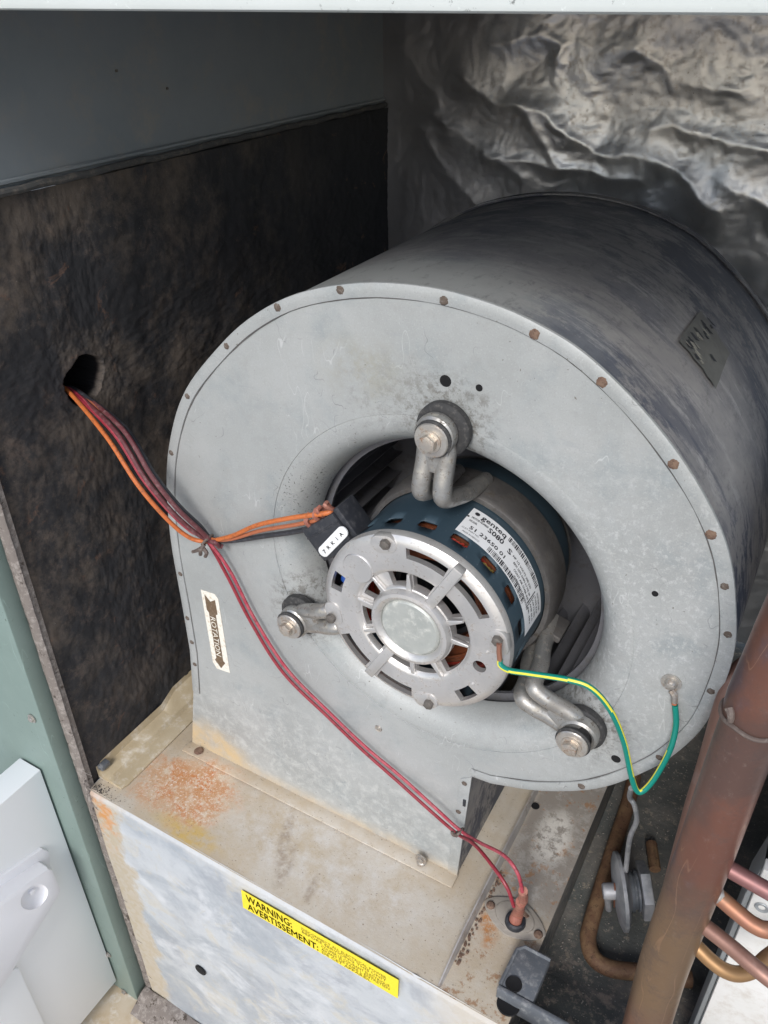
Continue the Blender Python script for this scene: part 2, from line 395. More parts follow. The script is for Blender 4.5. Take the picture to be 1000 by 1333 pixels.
def make_rusty_pipe():
    m = Mat('corroded_tube', (.16, .085, .05), .65, .2)
    m.layer(m.ramp(m.noise(60, 9, .8), .42, .62, 0, .8), (.27, .17, .09), .8)
    m.layer(m.ramp(m.noise(240, 9, .8, 0, (1, 1, 1), (2, 2, 2)), .52, .64, 0, .8), (.06, .035, .025), .8)
    m.bump(m.noise(300, 8, .7), .5, .0008); return m.done()
def make_gasket():
    m = Mat('frayed_gasket', (.19, .165, .15), .95)
    m.layer(m.ramp(m.noise(140, 9, .75), .48, .6), (.29, .26, .24))
    m.layer(m.ramp(m.noise(90, 9, .75, 0, (1, 1, 1), (5, 5, 5)), .55, .62), (.07, .055, .045))
    m.bump(m.noise(300, 8, .75), .8, .0008); return m.done()
def make_green(name, c, c2):
    m = Mat(name, c, .42)
    m.layer(m.ramp(m.noise(16, 6, .6), .4, .65, 0, .6), c2)
    m.layer(m.mul(m.ramp(m.noise(45, 7, .7, 1), .62, .7), .5), tuple(v * .6 for v in c))
    m.layer(m.mul(m.ramp(m.noise(200, 7, .7), .62, .68), .5), tuple(min(1, v * 1.4) for v in c), .6)
    m.layer(m.mul(m.hair(40, .006, (1, 1, .2), (1, 0, 0), 20, .5, .6), .5), tuple(min(1, v * 1.7) for v in c), .6)
    m.layer(m.mul(m.ramp(m.noise(300, 6, .7), .62, .68), m.ramp(m.noise(14, 3), .45, .6)), tuple(v * .35 for v in c), .7)
    m.bump(m.noise(600, 3), .06, .0004).bump(m.noise(12, 3), .2, .002); return m.done()
def make_pan():
    m = Mat('dirty_base_pan', (.10, .105, .10), .75, .1)
    m.layer(m.ramp(m.noise(18, 7, .7, .5), .42, .62), (.17, .16, .145))
    m.layer(m.mul(m.ramp(m.noise(60, 8, .75), .5, .62), m.ramp(sep(m, 1), .06, -.02)), (.34, .28, .23), .85)
    m.layer(m.mul(m.ramp(m.noise(140, 8, .75), .56, .62), .8), (.30, .26, .21), .9)
    m.layer(m.mul(m.ramp(m.noise(500, 5, .6), .66, .70), 1.0), (.5, .48, .44), .9)
    m.bump(m.noise(150, 8, .7), .7, .002); return m.done()
def make_cast():
    m = Mat('cast_aluminium', (.66, .64, .62), .38, .75)
    m.layer(m.ramp(m.noise(40, 6, .6), .4, .6), (.57, .56, .55), .45)
    m.layer(m.ramp(m.noise(220, 7, .7), .56, .66, 0, .7), (.33, .29, .26), .6, .3)
    m.layer(m.ramp(m.noise(25, 5, .6, 0, (1, 1, 1), (3, 3, 3)), .6, .7, 0, .4), (.40, .33, .27), .6, .3)
    m.bump(m.noise(350, 5, .6), .25, .0006); return m.done()
def make_armcast():
    m = Mat('dull_cast_bracket', (.44, .435, .42), .36, .8)
    m.layer(m.ramp(m.noise(60, 7, .7), .42, .6), (.30, .285, .265), .48, .6)
    m.layer(m.ramp(m.noise(260, 7, .7), .56, .63, 0, .85), (.12, .10, .08), .7, .1)
    m.layer(m.ramp(m.noise(120, 7, .7, 0, (1, 1, 1), (3, 3, 3)), .58, .66, 0, .7), (.42, .39, .33), .6, .3)
    m.bump(m.noise(400, 5, .6), .22, .0005); return m.done()
def make_shell():
    m = Mat('blue_painted_steel', (.030, .052, .070), .45)
    m.layer(m.ramp(m.noise(20, 5, .6), .4, .65, 0, .6), (.045, .074, .095), .5)
    m.layer(m.mul(m.ramp(m.noise(300, 7, .7), .63, .69), .6), (.16, .19, .21), .6)
    m.layer(m.mul(m.ramp(m.noise(35, 6, .7, 2), .64, .69), .35), (.2, .22, .24), .6)
    m.bump(m.noise(500, 4), .12, .0004); return m.done()
M = dict(
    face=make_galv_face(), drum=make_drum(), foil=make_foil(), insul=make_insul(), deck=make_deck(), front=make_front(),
    copper=make_copper(), rustpipe=make_rusty_pipe(), gasket=make_gasket(), pan=make_pan(), cast=make_cast(), arm=make_armcast(), shell=make_shell(),
    green=make_green('sage_green_paint', (.175, .235, .213), (.20, .265, .243)), rail=make_green('pale_green_paint', (.58, .615, .60), (.63, .66, .65)),
    door=plain('off_white_enamel', (.84, .85, .86), .35, 0, None, .05, 60), handle=plain('grey_white_plastic', (.76, .76, .79), .4, 0, None, .05, 60),
    wallmetal=plain('dull_dark_metal', (.27, .295, .315), .5, .3, (.31, .30, .285), .1, 25, (.235, .265, .29)),
    rubber=plain('dusty_rubber', (.030, .030, .031), .7, 0, (.10, .095, .09), .3, 350),
    bolt=plain('zinc_bolt', (.62, .54, .46), .3, .85, (.22, .12, .07), .3, 300, (.55, .52, .47)),
    washer=plain('zinc_washer', (.58, .55, .50), .32, .8, (.25, .17, .11), .3, 200, (.44, .41, .38)),
    darkbolt=plain('dull_dark_screw', (.17, .155, .14), .5, .6, (.08, .06, .05), .4, 300),
    rust=plain('rust_spot', (.130, .075, .055), .9, 0, (.07, .045, .035), .6, 700, (.21, .14, .10)),
    rustdim=plain('dim_rust_spot', (.105, .080, .065), .85, 0, (.22, .20, .18), .5, 600),
    band=plain('brown_grey_band', (.125, .118, .115), .42, .6, (.07, .06, .05), .3, 120, (.18, .172, .165)),
    void=plain('black_hole', (.004, .004, .005), .9, 0, None, 0), black=plain('black_plastic', (.022, .024, .030), .42, 0, (.06, .06, .065), .1, 200), dark=plain('dark_void_metal', (.03, .032, .038), .7, .3, (.06, .055, .05), .3, 80),
    wheel=plain('dark_wheel_metal', (.17, .17, .185), .4, .5, (.10, .095, .09), .3, 60),
    red=plain('red_wire_skin', (.25, .016, .030), .42, 0, (.10, .02, .025), .1, 260, (.27, .03, .045)), maroon=plain('maroon_wire_skin', (.11, .03, .035), .45, 0, (.22, .12, .12), .05, 260),
    orange=plain('orange_wire_skin', (.50, .135, .035), .45, 0, (.20, .07, .03), .1, 260), orange2=plain('faded_orange_wire_skin', (.38, .12, .055), .45, 0, (.3, .10, .05), .05, 220),
    blackwire=plain('black_wire_skin', (.025, .026, .032), .42, 0, (.07, .07, .08), .05, 200), pinkred=plain('pinkish_red_wire_skin', (.37, .032, .060), .42, 0, (.14, .03, .035), .1, 260, (.40, .08, .10)),
    wgreen=plain('green_wire_skin', (.0, .20, .155), .35, 0, None, 0), wyellow=plain('yellow_wire_skin', (.72, .66, .06), .35, 0, None, 0),
    terracotta=plain('terracotta_boot', (.29, .10, .070), .6, 0, (.16, .07, .05), .2, 260, (.36, .16, .115)), tie=plain('brown_grey_tie', (.10, .075, .065), .6, 0, (.2, .17, .15), .1, 300),
    white=plain('white_sticker', (.74, .75, .76), .45, 0, None, 0), cream=plain('cream_sticker', (.74, .71, .64), .5, 0, (.5, .4, .27), 0, 300),
    yellow=plain('yellow_sticker', (.80, .65, .03), .45, 0, (.74, .58, .03), 0, 120), ink=plain('black_ink', (.02, .02, .025), .6, 0, None, 0),
    ink2=plain('brown_ink', (.13, .085, .05), .6, 0, (.24, .19, .14), 0, 500), inky=plain('olive_ink', (.20, .15, .01), .6, 0, None, 0),
    coil=plain('red_winding', (.42, .035, .02), .4, .1, (.14, .03, .02), .2, 400), coil2=plain('brown_winding', (.20, .06, .025), .4, .3, (.08, .03, .02), .2, 400),
    cap=plain('hub_cap_zinc', (.46, .475, .45), .42, .45, (.60, .60, .56), .3, 130, (.40, .42, .40)),
    valve=plain('grey_valve_metal', (.42, .42, .435), .5, .45, (.4, .39, .38), .1, 90, (.22, .23, .24)), bracket=plain('blue_grey_bracket', (.13, .145, .165), .55, .3, (.30, .30, .30), .4, 140, (.14, .15, .165)),
    coilplate=plain('bright_coil_plate', (.66, .655, .63), .6, .1, (.55, .52, .48), .2, 60, (.72, .715, .70)), platecorner=plain('grey_plate_metal', (.33, .35, .36), .5, .4, None, .2, 80),
    sill=plain('muddy_sill', (.52, .44, .34), .75, 0, (.62, .58, .52), .3, 60, (.44, .34, .22)), oval=plain('dusty_plate', (.36, .325, .28), .6, .2, (.42, .38, .33), .3, 90, (.30, .27, .24)),
    ground=plain('pale_bounce_ground', (.37, .38, .39), .9, 0, (.28, .285, .29), .4, 40), torn=plain('torn_dark_label', (.125, .128, .12), .42, .3, (.10, .10, .10), .1, 60), tornedge=plain('torn_paper_edge', (.24, .23, .20), .8, 0, (.04, .04, .04), .4, 900),
    tube1=plain('purple_brown_tube', (.24, .115, .11), .4, .5, (.26, .14, .15), .1, 60), tube2=plain('orange_copper_tube', (.36, .17, .09), .4, .5, (.22, .14, .09), .1, 50, (.30, .14, .10)),
    tube3=plain('rosy_copper_tube', (.28, .155, .12), .4, .5, (.30, .19, .16), .1, 60), tube4=plain('golden_copper_tube', (.34, .20, .095), .4, .6, (.40, .2, .13), .1, 50),
    gold=plain('gold_corroded_metal', (.40, .30, .09), .4, .6, (.3, .12, .05), .1, 300), bluewire=plain('blue_wire_skin', (.02, .08, .35), .4, 0, None, 0),
    railpaint=plain('mud_stained_channel', (.50, .42, .29), .65, .1, (.66, .62, .55), .3, 50, (.42, .34, .22)),
)

# ================================================================== THE SETTING
Z0 = -.306                                  # deck level
g = MB().box((-6, -8, -1.2), (6, 6, -.80)).build('ground', M['ground']); tag(g, 'unseen pale ground added under the unit to bounce light', None, kind='structure')  # out of view, added to bounce light up into the cabinet
del g['label']
def heightfield(name, U, V, pos, mat, parent=None): return grid_obj(name, U, V, pos, mat, parent)

# --- left wall: sooty insulation board with a round wire hole
board = empty('insulation_board', (-.33, .2, Z0), 'sooty black brown insulation board on the left wall with a ragged round wire hole', 'insulation')
hy, hz = .0105, .0925
def board_pos(y, z):
    h = .0016 * fbm(y * 22, z * 22, 5, .6) + .0030 * fbm(y * 6, z * 6, 3) + .0006 * fbm(y * 150, z * 150, 3)
    ang = np.arctan2(z - hz, y - hy)
    rr = np.hypot((y - hy), (z - hz)) / (.0195 * (1 + .10 * np.sin(2 * ang + .6) + .05 * np.sin(5 * ang)))
    rr = rr + .05 * pnoise(y * 260, z * 260)
    hole = np.clip((1.03 - rr) / .06, 0, 1)
    x = -.3305 + h - .10 * hole * hole * (3 - 2 * hole)
    return np.stack([x, y, z], -1)
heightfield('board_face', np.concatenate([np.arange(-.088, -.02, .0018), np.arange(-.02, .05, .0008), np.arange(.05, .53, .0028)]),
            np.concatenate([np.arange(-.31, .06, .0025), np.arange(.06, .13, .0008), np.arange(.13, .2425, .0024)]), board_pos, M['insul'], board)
MB().box((-.345, -.088, Z0), (-.334, hy - .025, .2425)).box((-.345, hy + .025, Z0), (-.334, .53, .2425)).build('board_core', M['insul'], board)
mb = MB(); rn = random.Random(3)
lip = [(-.3315 + rn.uniform(-.0006, .0006), y, .2435 + rn.uniform(-.0006, .0006)) for y in np.arange(-.088, .52, .012)]
mb.tube(lip, .0028, 8, sub=2); mb.build('taped_lip', plain('taped_lip_grey', (.075, .075, .075), .7, .1, (.16, .14, .12), .6, 150), board)
# upper metal wall
uw = empty('upper_side_wall', (-.34, .2, .246), 'smooth dark blue grey sheet metal wall above the sooty insulation board', 'wall panel')
heightfield('sheet', np.linspace(-.12, .53, 60), np.linspace(.2395, .47, 30),
            lambda y, z: np.stack([-.336 + .0012 * fbm(y * 5, z * 5, 2), y, z], -1), M['wallmetal'], uw)
MB().tube([(-.3345, y, .249) for y in np.linspace(-.1, .52, 12)], .0018, 6, sub=1).build('seam_bead', M['wallmetal'], uw)
mb = MB()
for p in ((492, 138), (152, 92), (218, 115)):
    q = at(*p, 'x', -.335); mb.box(q - Vector((.001, .0009, .0009)), q + Vector((.0006, .0009, .0009)), ch=.0003)
mb.build('corner_screw', M['darkbolt'], uw)

# --- back wall: crinkled foil
def seg_crease(x, z, pts, w_, W, amp):
    best = np.full(x.shape, 9.0); sg = np.zeros(x.shape)
    for (ax, az), (bx, bz) in zip(pts[:-1], pts[1:]):
        dx, dz = bx - ax, bz - az; L = math.hypot(dx, dz) + 1e-9
        t = np.clip(((x - ax) * dx + (z - az) * dz) / L / L, 0, 1)
        px, pz = x - ax - t * dx, z - az - t * dz; d = np.hypot(px, pz); s = np.sign(dx * pz - dz * px)
        k = d < best; best = np.where(k, d, best); sg = np.where(k, s, sg)
    sd_ = best * sg
    return amp * np.tanh(sd_ / w_) * np.exp(-(best / W) ** 2) + .15 * amp * np.exp(-(best / (w_ * 1.5)) ** 2)
FOLDS = [([(550, 174), (580, 228), (610, 267)], .003, .03, .006), ([(562, 150), (634, 207), (682, 243)], .004, .04, .008),
         ([(600, 90), (640, 130), (712, 150), (760, 198), (844, 207), (880, 222), (901, 252), (935, 268)], .004, .05, .013), ([(628, 210), (736, 225), (814, 231)], .004, .03, .007),
         ([(846, 172), (870, 160), (928, 174), (1010, 190)], .006, .05, .010), ([(640, 60), (700, 45), (730, 60), (725, 75)], .003, .025, .007), ([(652, 102), (700, 180), (720, 220)], .004, .03, .007),
         ([(820, 60), (870, 100), (960, 110)], .005, .03, .005), ([(520, 60), (560, 120), (590, 190)], .006, .04, .005), ([(940, 230), (975, 250), (1010, 285)], .004, .03, .007)]
FW = [([(at(px, py, 'y', .515).x, at(px, py, 'y', .515).z) for px, py in f[0]], *f[1:]) for f in FOLDS]
def sharp(x, z, pts, W, amp):
    best = np.full(x.shape, 9.0)
    for (ax, az), (bx, bz) in zip(pts[:-1], pts[1:]):
        dx, dz = bx - ax, bz - az; L2 = dx * dx + dz * dz + 1e-12
        t = np.clip(((x - ax) * dx + (z - az) * dz) / L2, 0, 1); best = np.minimum(best, np.hypot(x - ax - t * dx, z - az - t * dz))
    return amp * np.exp(-np.sqrt(best * best + 1e-6) / W)
def foil_pos(x, z):
    wx, wz = x + .035 * fbm(x * 8, z * 8, 3), z + .035 * fbm(x * 8 + 9, z * 8 + 4, 3)
    a = wx * .80 + wz * .60; b = -wx * .60 + wz * .80          # along and across the diagonal wrinkles
    h = .008 * fbm(x * 4, z * 5 + 3, 2)
    h = h + .0050 * np.abs(pnoise(a * 4 + 3, b * 9)) + .0022 * np.abs(pnoise(a * 11 + 7, b * 24 + 2)) + .0013 * np.abs(pnoise(wx * 38, wz * 46 + 5)) + .0013 * np.abs(pnoise(wx * 85, wz * 95)) + .0005 * np.abs(pnoise(wx * 190, wz * 210))
    for pts, w1, w2, c in FW: h = h + sharp(wx * .5 + x * .5 - .006, wz * .5 + z * .5, pts, w2 * .4, c * .62)
    fade = np.clip((x + .335) / .03, 0, 1)
    return np.stack([x, .515 - h * fade, z], -1)
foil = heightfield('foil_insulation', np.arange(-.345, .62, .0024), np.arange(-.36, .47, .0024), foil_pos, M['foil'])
tag(foil, 'crinkled dull silver foil insulation covering the back wall behind the blower', 'foil insulation')

# --- roof and the top front rail
tr = empty('top_rail', (0, -.1, .353), 'pale green painted top rail across the front of the cabinet', 'frame rail')
MB().box((-.75, -.118, .3545), (.75, -.100, .44), ch=.0025).build('rail_face', M['rail'], tr)
MB().box((-.75, -.0995, .42), (.75, .53, .44)).build('lid', M['wallmetal'], tr)

# --- left jamb, gasket
jb = empty('door_jamb', (-.36, -.1, -.7), 'sage green painted door jamb with hex screws at the left of the opening', 'door frame')
MB().box((-.62, -.112, -.72), (-.339, -.0945, .353), ch=.0015).build('jamb_face', M['green'], jb)
def hexhead(mb, c, r=.0032, h=.002, M_=None, fl=1.6):
    mb.lathe([(0, -h * .35), (r * fl, -h * .35), (r * fl, 0)], 20, M=T(*c))
    mb.prism([(r * math.cos(R(60 * k + 10)), r * math.sin(R(60 * k + 10))) for k in range(6)], 0, -h, M=T(*c), ch=r * .12)
    return mb
for p in ((42, 935), (141, 1242), (162, 1291)):
    q = at(*p, 'y', -.1125); o = hexhead(MB(), q, .0030, .0030).build('screw', M['washer'], jb)
gk = empty('edge_gasket', (-.33, -.094, Z0), 'frayed brown grey gasket strip running down beside the green jamb', 'gasket')
def gasket_strip(x0, x1, yf, z0, z1, seed):
    def pos(u, z):
        x = x0 + (x1 - x0) * u; b = np.sin(np.pi * np.clip(u, 0, 1)) ** .5
        return np.stack([x + .0005 * fbm(z * 25 + seed, u * 2, 3), yf - .003 * b - .0006 * fbm(z * 60, u * 5 + seed, 3), z], -1)
    return pos
heightfield('strip', np.linspace(0, 1, 9), np.arange(-.70, .36, .0018), gasket_strip(-.3395, -.3265, -.0945, 0, 0, 2), M['gasket'], gk)
MB().box((-.3385, -.094, -.70), (-.3275, -.0885, .353)).build('backing', M['gasket'], gk)

# --- blower deck and the panel under it
deck = empty('blower_deck', (-.1, 0, Z0), 'mud and rust stained sheet metal deck under the blower with an upright fin', 'deck')
def deck_pos(x, y):
    z = Z0 + .0008 * fbm(x * 10, y * 10, 3)
    z = z - .0012 * np.exp(-((x - .040) / .002) ** 2)
    return np.stack([x, y, z], -1)
heightfield('deck_plate', np.concatenate([np.arange(-.328, .05, .004), np.arange(.05, .1185, .0012)]), np.arange(-.0955, .53, .0016), deck_pos, M['deck'], deck)
MB().box((-.328, -.0945, -.345), (.118, .52, Z0 - .0075)).build('deck_core', M['pan'], deck)
MB().box((.1165, -.0945, -.372), (.1182, .52, Z0 - .0006)).build('side_skirt', M['pan'], deck)
fin = []
mb = MB(); ys = [-.093, -.08, -.065, -.05, 0, .1, .2, .35]; hs_ = [.0006, .004, .008, .0105, .0115, .0115, .0115, .0115]
for sx in (0, .0012):
    for y, h in zip(ys, hs_): fin += [(.0605 + sx, y, Z0 - .001), (.0585 + sx, y, Z0 + h)]
n = len(ys); fc = []
for i in range(n - 1):
    a = 2 * i; b = a + 2 * n; fc += [(a, a + 2, a + 3, a + 1), (b, b + 1, b + 3, b + 2), (a + 1, a + 3, b + 3, b + 1)]
mb.add(fin, fc); mb.build('fin', plain('fin_galvanised', (.50, .48, .46), .5, .35, (.30, .25, .21), .3, 90, (.38, .355, .345)), deck)
crumb = MB()
for i in range(70):
    y = rn.uniform(-.07, .03); x = .0625 + abs(rn.gauss(0, .0022)); s = rn.uniform(.0004, .0012)
    crumb.box((x - s, y - s, Z0), (x + s, y + s * 1.3, Z0 + s * 1.4), M=None, ch=s * .3)
tag(crumb.build('crumbs', M['rust'], deck), kind='stuff')
# oval cover plate with two rusty screws, black grommet
pl = empty('cover_plate', (.0905, -.0115, Z0), 'dusty oval cover plate fixed by two rusty screws on the deck by the fin', 'cover plate')
def oval(a, b, n=36, p=1.35):
    return [(math.copysign(abs(math.cos(t)) ** (2 / p), math.cos(t)) * a, math.copysign(abs(math.sin(t)) ** (2 / p), math.sin(t)) * b) for t in [2 * math.pi * (k + .01) / n for k in range(n)]]
MO = T(.0905, -.0115, Z0 + .0005) @ Matrix.Rotation(R(-4), 4, 'Z') @ Matrix.Rotation(R(90), 4, 'X')
MB().prism(oval(.0285, .0175, 40, 1.5), 0, .0018, M=MO, ch=.0007).build('plate', M['oval'], pl)
MB().prism(oval(.0175, .0125, 40, 1.9), .0018, .0030, M=MO, ch=.0010).build('raised_boss', M['oval'], pl)
for p in ((639, 1178), (701, 1216)):
    q = at(*p, 'z', Z0 + .003)
    o = MB().lathe([(0, .0026), (.0022, .0023), (.0037, .0008), (.0039, 0)], 18, M=T(q.x, q.y, Z0 + .0023) @ Matrix.Rotation(R(90), 4, 'X')).build('rusty_screw', M['rust'], pl)
GB = at(671, 1200, 'z', Z0 + .004)
MB().lathe([(.0052, -.001), (.0052, .0042), (.0066, .0052), (.0084, .0042), (.0090, 0)], 28, M=T(GB.x, GB.y, Z0 + .003) @ Matrix.Rotation(R(90), 4, 'X')).build('grommet', M['black'], pl)
MB().lathe([(0, .0002), (.0030, .0002), (.0034, .0007), (.0040, 0)], 24, M=T(.0649, .1038, Z0 + .0008) @ Matrix.Rotation(R(90), 4, 'X')).build('drain_hole', M['void'], deck)
# left rail on the deck
rl = empty('deck_side_rail', (-.315, .1, Z0), 'tan stained folded metal channel along the foot of the left wall', 'metal channel')
prof = [(-.2965, -.3052), (-.2965, -.3034), (-.2980, -.3028), (-.3120, -.3022), (-.3145, -.2985), (-.3165, -.2978), (-.3285, -.2970), (-.3300, -.2915)]
mb = MB(); vs = []; fs = []
YS = [-.080, -.074, .014, .034, .5]
for j, y in enumerate(YS):
    for i, (x, z) in enumerate(prof):
        dx = 0
        if j == 0: x = min(x + 0, x); x = -.302 + (x + .302) * .6 if i < 4 else x; z = z - .002 * (i > 3)
        if j < 3 and i == len(prof) - 1: z = z + .003
        if j >= 3 and i >= len(prof) - 2: z = z + .012
        vs.append((x, y, z))
k = len(prof)
for j in range(len(YS) - 1):
    for i in range(k - 1): fs.append((j * k + i, j * k + i + 1, (j + 1) * k + i + 1, (j + 1) * k + i))
mb.add(vs, fs); mb.add(vs[:k] + [(x, -.080, Z0 + .0003) for x, y, z in vs[:k]], [(i, i + 1, k + i + 1, k + i) for i in range(k - 1)])
mb.build('channel', M['railpaint'], rl, 25)
MB().box((-.3295, -.079, -.2950), (-.3225, -.068, -.2890), ch=.001).build('clip', M['bracket'], rl)
fp = empty('front_panel', (-.1, -.098, -.69), 'streaky blue white galvanised panel below the deck carrying the yellow sticker', 'panel')
FY = -.0975
def fp_pos(x, z):
    zz = z; h = .0012 * fbm(x * 9, z * 9, 3)
    y = FY - h + .0035 * np.clip((z + .309) / .003, 0, 1)
    return np.stack([x, y, np.where(z > -.3065, Z0 + .0002, zz)], -1)
heightfield('panel_sheet', np.concatenate([np.arange(-.3255, -.24, .004), np.arange(-.24, -.2, .0012), np.arange(-.2, .32, .006)]),
            np.concatenate([np.arange(-.72, -.56, .006), np.arange(-.56, -.515, .0012), np.arange(-.515, -.312, .004), [-.3105, -.309, -.3075, -.306]]), fp_pos, M['front'], fp)
MB().lathe([(0, -.0002), (.0068, -.0002), (.0074, .0006)], 28, M=T(-.2203, FY - .0022, -.5369)).build('knockout_hole', M['void'], fp)
stk = MB(); 
SA, SB, SC, SD = (-.1347, -.3193), (.0262, -.3135), (.0262, -.3445), (-.1363, -.3485)
SY = FY - .0022
SA, SB, SC, SD = (-.1347, -.3185), (.0270, -.3165), (.0262, -.3455), (-.1363, -.3470)
stk.prism([SA, SB, SC, SD], SY, SY - .0004)
stk.build('warning_sticker', M['yellow'], fp, 0)
def fpuv(u, v): # u along, v up from the lower left corner
    return Vector((-.1355 + u, SY - .0007, -.3465 + v))
tx = MB()
text_on(tx, 'WARNING:', .0150, fpuv, .0055, .0150, .050, .0003)
text_on(tx, 'AVERTISSEMENT:', .0140, fpuv, .0055, .0022, .077, .0003)
text_on(tx, 'DISCONNECT ALL ELECTRICAL POWER', .0052, fpuv, .066, .0212, .085)
text_on(tx, 'BEFORE SERVICING THIS UNIT', .0052, fpuv, .066, .0165, .085)
text_on(tx, 'COUPER LE COURANT ELECTRIQUE', .0052, fpuv, .086, .0112, .068)
text_on(tx, 'AVANT DE FAIRE L ENTRETIEN', .0052, fpuv, .086, .0066, .068)
text_on(tx, 'DE CET APPAREIL', .0052, fpuv, .086, .0020, .050)
tx.build('lettering', M['inky'], fp, 0)
sill = empty('base_sill', (-.2, -.15, -.72), 'muddy cream sill at the foot of the opening below the galvanised panel', 'sill')
heightfield('sill_top', np.linspace(-.7, .4, 60), np.linspace(-.42, -.09, 40), lambda x, y: np.stack([x, y, -.700 + .002 * fbm(x * 12, y * 12, 3)], -1), M['sill'], sill)
heightfield('sill_lip', np.linspace(-.335, .3, 120), np.linspace(0, 1, 8), lambda x, u: np.stack([x, -.128 + .03 * u + .002 * fbm(x * 30, u * 2, 3), -.684 - .014 * (1 - np.sin(np.pi * np.clip(u * .5 + .0, 0, 1))) + .002 * fbm(x * 40, u * 3, 3)], -1), M['gasket'], sill)

# --- base pan at the right, lower than the deck
pan = empty('base_pan', (.3, 0, -.37), 'dirty dark base pan to the right of the blower deck', 'base pan')
heightfield('pan_floor', np.linspace(.1184, .8, 90), np.linspace(-.13, .53, 90), lambda x, y: np.stack([x, y, -.368 + .003 * fbm(x * 14, y * 14, 4)], -1), M['pan'], pan)
MB().tube([at(848, 1098, 'z', -.362), at(853, 1132, 'z', -.362)], .0055, 10, sub=1).build('pipe_stub', M['rustpipe'], pan)

# loose debris: grit in the left corner of the deck, flecks on the pan, fibres by the gasket
def grit(name, n, fpos, smin, smax, mat, seed, label):
    q = random.Random(seed); mb = MB()
    for i in range(n):
        x, y, z = fpos(q); s = q.uniform(smin, smax); a = q.uniform(0, 6.28); c, d = math.cos(a), math.sin(a)
        v = [(x + s * c, y + s * d, z), (x - s * d * .7, y + s * c * .7, z), (x - s * c * .9, y - s * d * .9, z), (x + s * d * .5, y - s * c * .5, z), (x, y, z + s * .8)]
        mb.add(v, [(0, 1, 4), (1, 2, 4), (2, 3, 4), (3, 0, 4)])
    o = mb.build(name, mat, None, 0); o['kind'] = 'stuff'; o['label'] = label; return o
grit('corner_grit', 160, lambda q: (-.326 + abs(q.gauss(0, .014)), -.094 + abs(q.gauss(0, .006)), Z0 + .0002), .0002, .0009, M['insul'], 5, 'dark dirt crumbs gathered in the left front corner of the deck')
grit('deck_grit', 500, lambda q: (q.uniform(-.3, .115), q.uniform(-.09, .12), Z0 + .0002), .00015, .0006, M['tie'], 6, 'fine brown grit scattered over the stained deck')
grit('pan_flecks', 700, lambda q: (q.uniform(.12, .24), q.uniform(-.1, .35), -.3665), .0003, .0013, M['oval'], 7, 'pale flecks and chips scattered over the dark base pan')
q = random.Random(12); mb = MB()
for i in range(60):
    z = q.uniform(-.66, -.2) if i % 2 else q.uniform(-.34, -.29); p = Vector((-.3275, -.0955 - q.uniform(0, .002), z)); d = Vector((q.uniform(.2, 1), q.uniform(-.5, .3), q.uniform(-1, 1))).normalized() * q.uniform(.004, .014)
    mb.tube([p, p + d * .5 + Vector((0, -.001, q.uniform(-.002, .002))), p + d], .00022, 4, sub=3, cap=False)
fb = mb.build('loose_fibres', M['gasket'], None, 0); fb['kind'] = 'stuff'; fb['label'] = 'loose brown fibres fraying from the gasket'

# ================================================================== BLOWER HOUSING
OUT = [(.0383, -.1656), (.0547, -.1638), (.0892, -.1502), (.1205, -.1309), (.1402, -.1135), (.1603, -.0874), (.1757, -.0615), (.1895, -.0218), (.1930, .033),
       (.1860, .072), (.1753, .1037), (.1581, .1314), (.1362, .1568), (.1111, .1791), (.0827, .1985), (.056, .2095), (.0289, .2162), (-.0086, .2195), (-.0541, .2153), (-.1020, .2010),
       (-.1413, .1785), (-.1740, .150), (-.2063, .1147), (-.2272, .0772), (-.2429, .0299), (-.2515, -.0341), (-.2525, -.1059), (-.2535, -.1636), (-.2600, -.2191), (-.2770, -.306)]
arc = [(p.x, p.z) for p in smooth_path([(x, 0, z) for x, z in OUT[1:27]], 5)]
arc = [OUT[0]] + arc + [OUT[27], OUT[28]]
outline = arc + [OUT[29], (.0312, -.306)]           # closes back to the cutoff corner
def ray_out(poly, th):
    best = None; dx, dz = math.cos(th), math.sin(th); n = len(poly)
    for i in range(n):
        (ax, az), (bx, bz) = poly[i], poly[(i + 1) % n]
        ex, ez = bx - ax, bz - az; den = dx * ez - dz * ex
        if abs(den) < 1e-12: continue
        t = (ax * ez - az * ex) / den; s = (ax * dz - az * dx) / den
        if t > 0 and -1e-9 <= s <= 1 + 1e-9 and (best is None or t < best): best = t
    return best
ths = sorted(set([2 * math.pi * k / 240 for k in range(240)] + [math.atan2(z, x) % (2 * math.pi) for x, z in outline]))
Rm = [ray_out(outline, t) for t in ths]
housing = empty('blower_housing', (0, .13, Z0), 'grey galvanised scroll shaped blower housing standing on the deck', 'blower housing')
flare = [(.1396, 0), (.1392, .0006), (.1386, .0004), (.1345, .0008), (.1300, .0017), (.1262, .0032), (.1228, .0056), (.1196, .0092), (.1168, .0140), (.1146, .0190), (.1134, .0235), (.1131, .0258), (.1131, .0268), (.1140, .0268)]
def panel_mesh(name, y, sgn, mat, flare_on=True):
    vs = []; fs = []; fr = [1, .86, .66, .45, .25, .1, 0]; K = len(fr) + len(flare) - 1
    for t, r in zip(ths, Rm):
        c, s = math.cos(t), math.sin(t)
        for q in fr: rr = .1394 + (r - .1394) * q; vs.append((rr * c, y, rr * s))
        for (fr_, fy) in flare[1:]: vs.append((fr_ * c, y + sgn * fy, fr_ * s))
    n = len(ths)
    for i in range(n):
        j = (i + 1) % n
        for q in range(K - 1): fs.append((i * K + q, j * K + q, j * K + q + 1, i * K + q + 1))
    return MB().add(vs, fs).build(name, mat, housing, 30)
panel_mesh('side_panel', 0, 1, M['face']); panel_mesh('rear_panel', .268, -1, M['drum'])
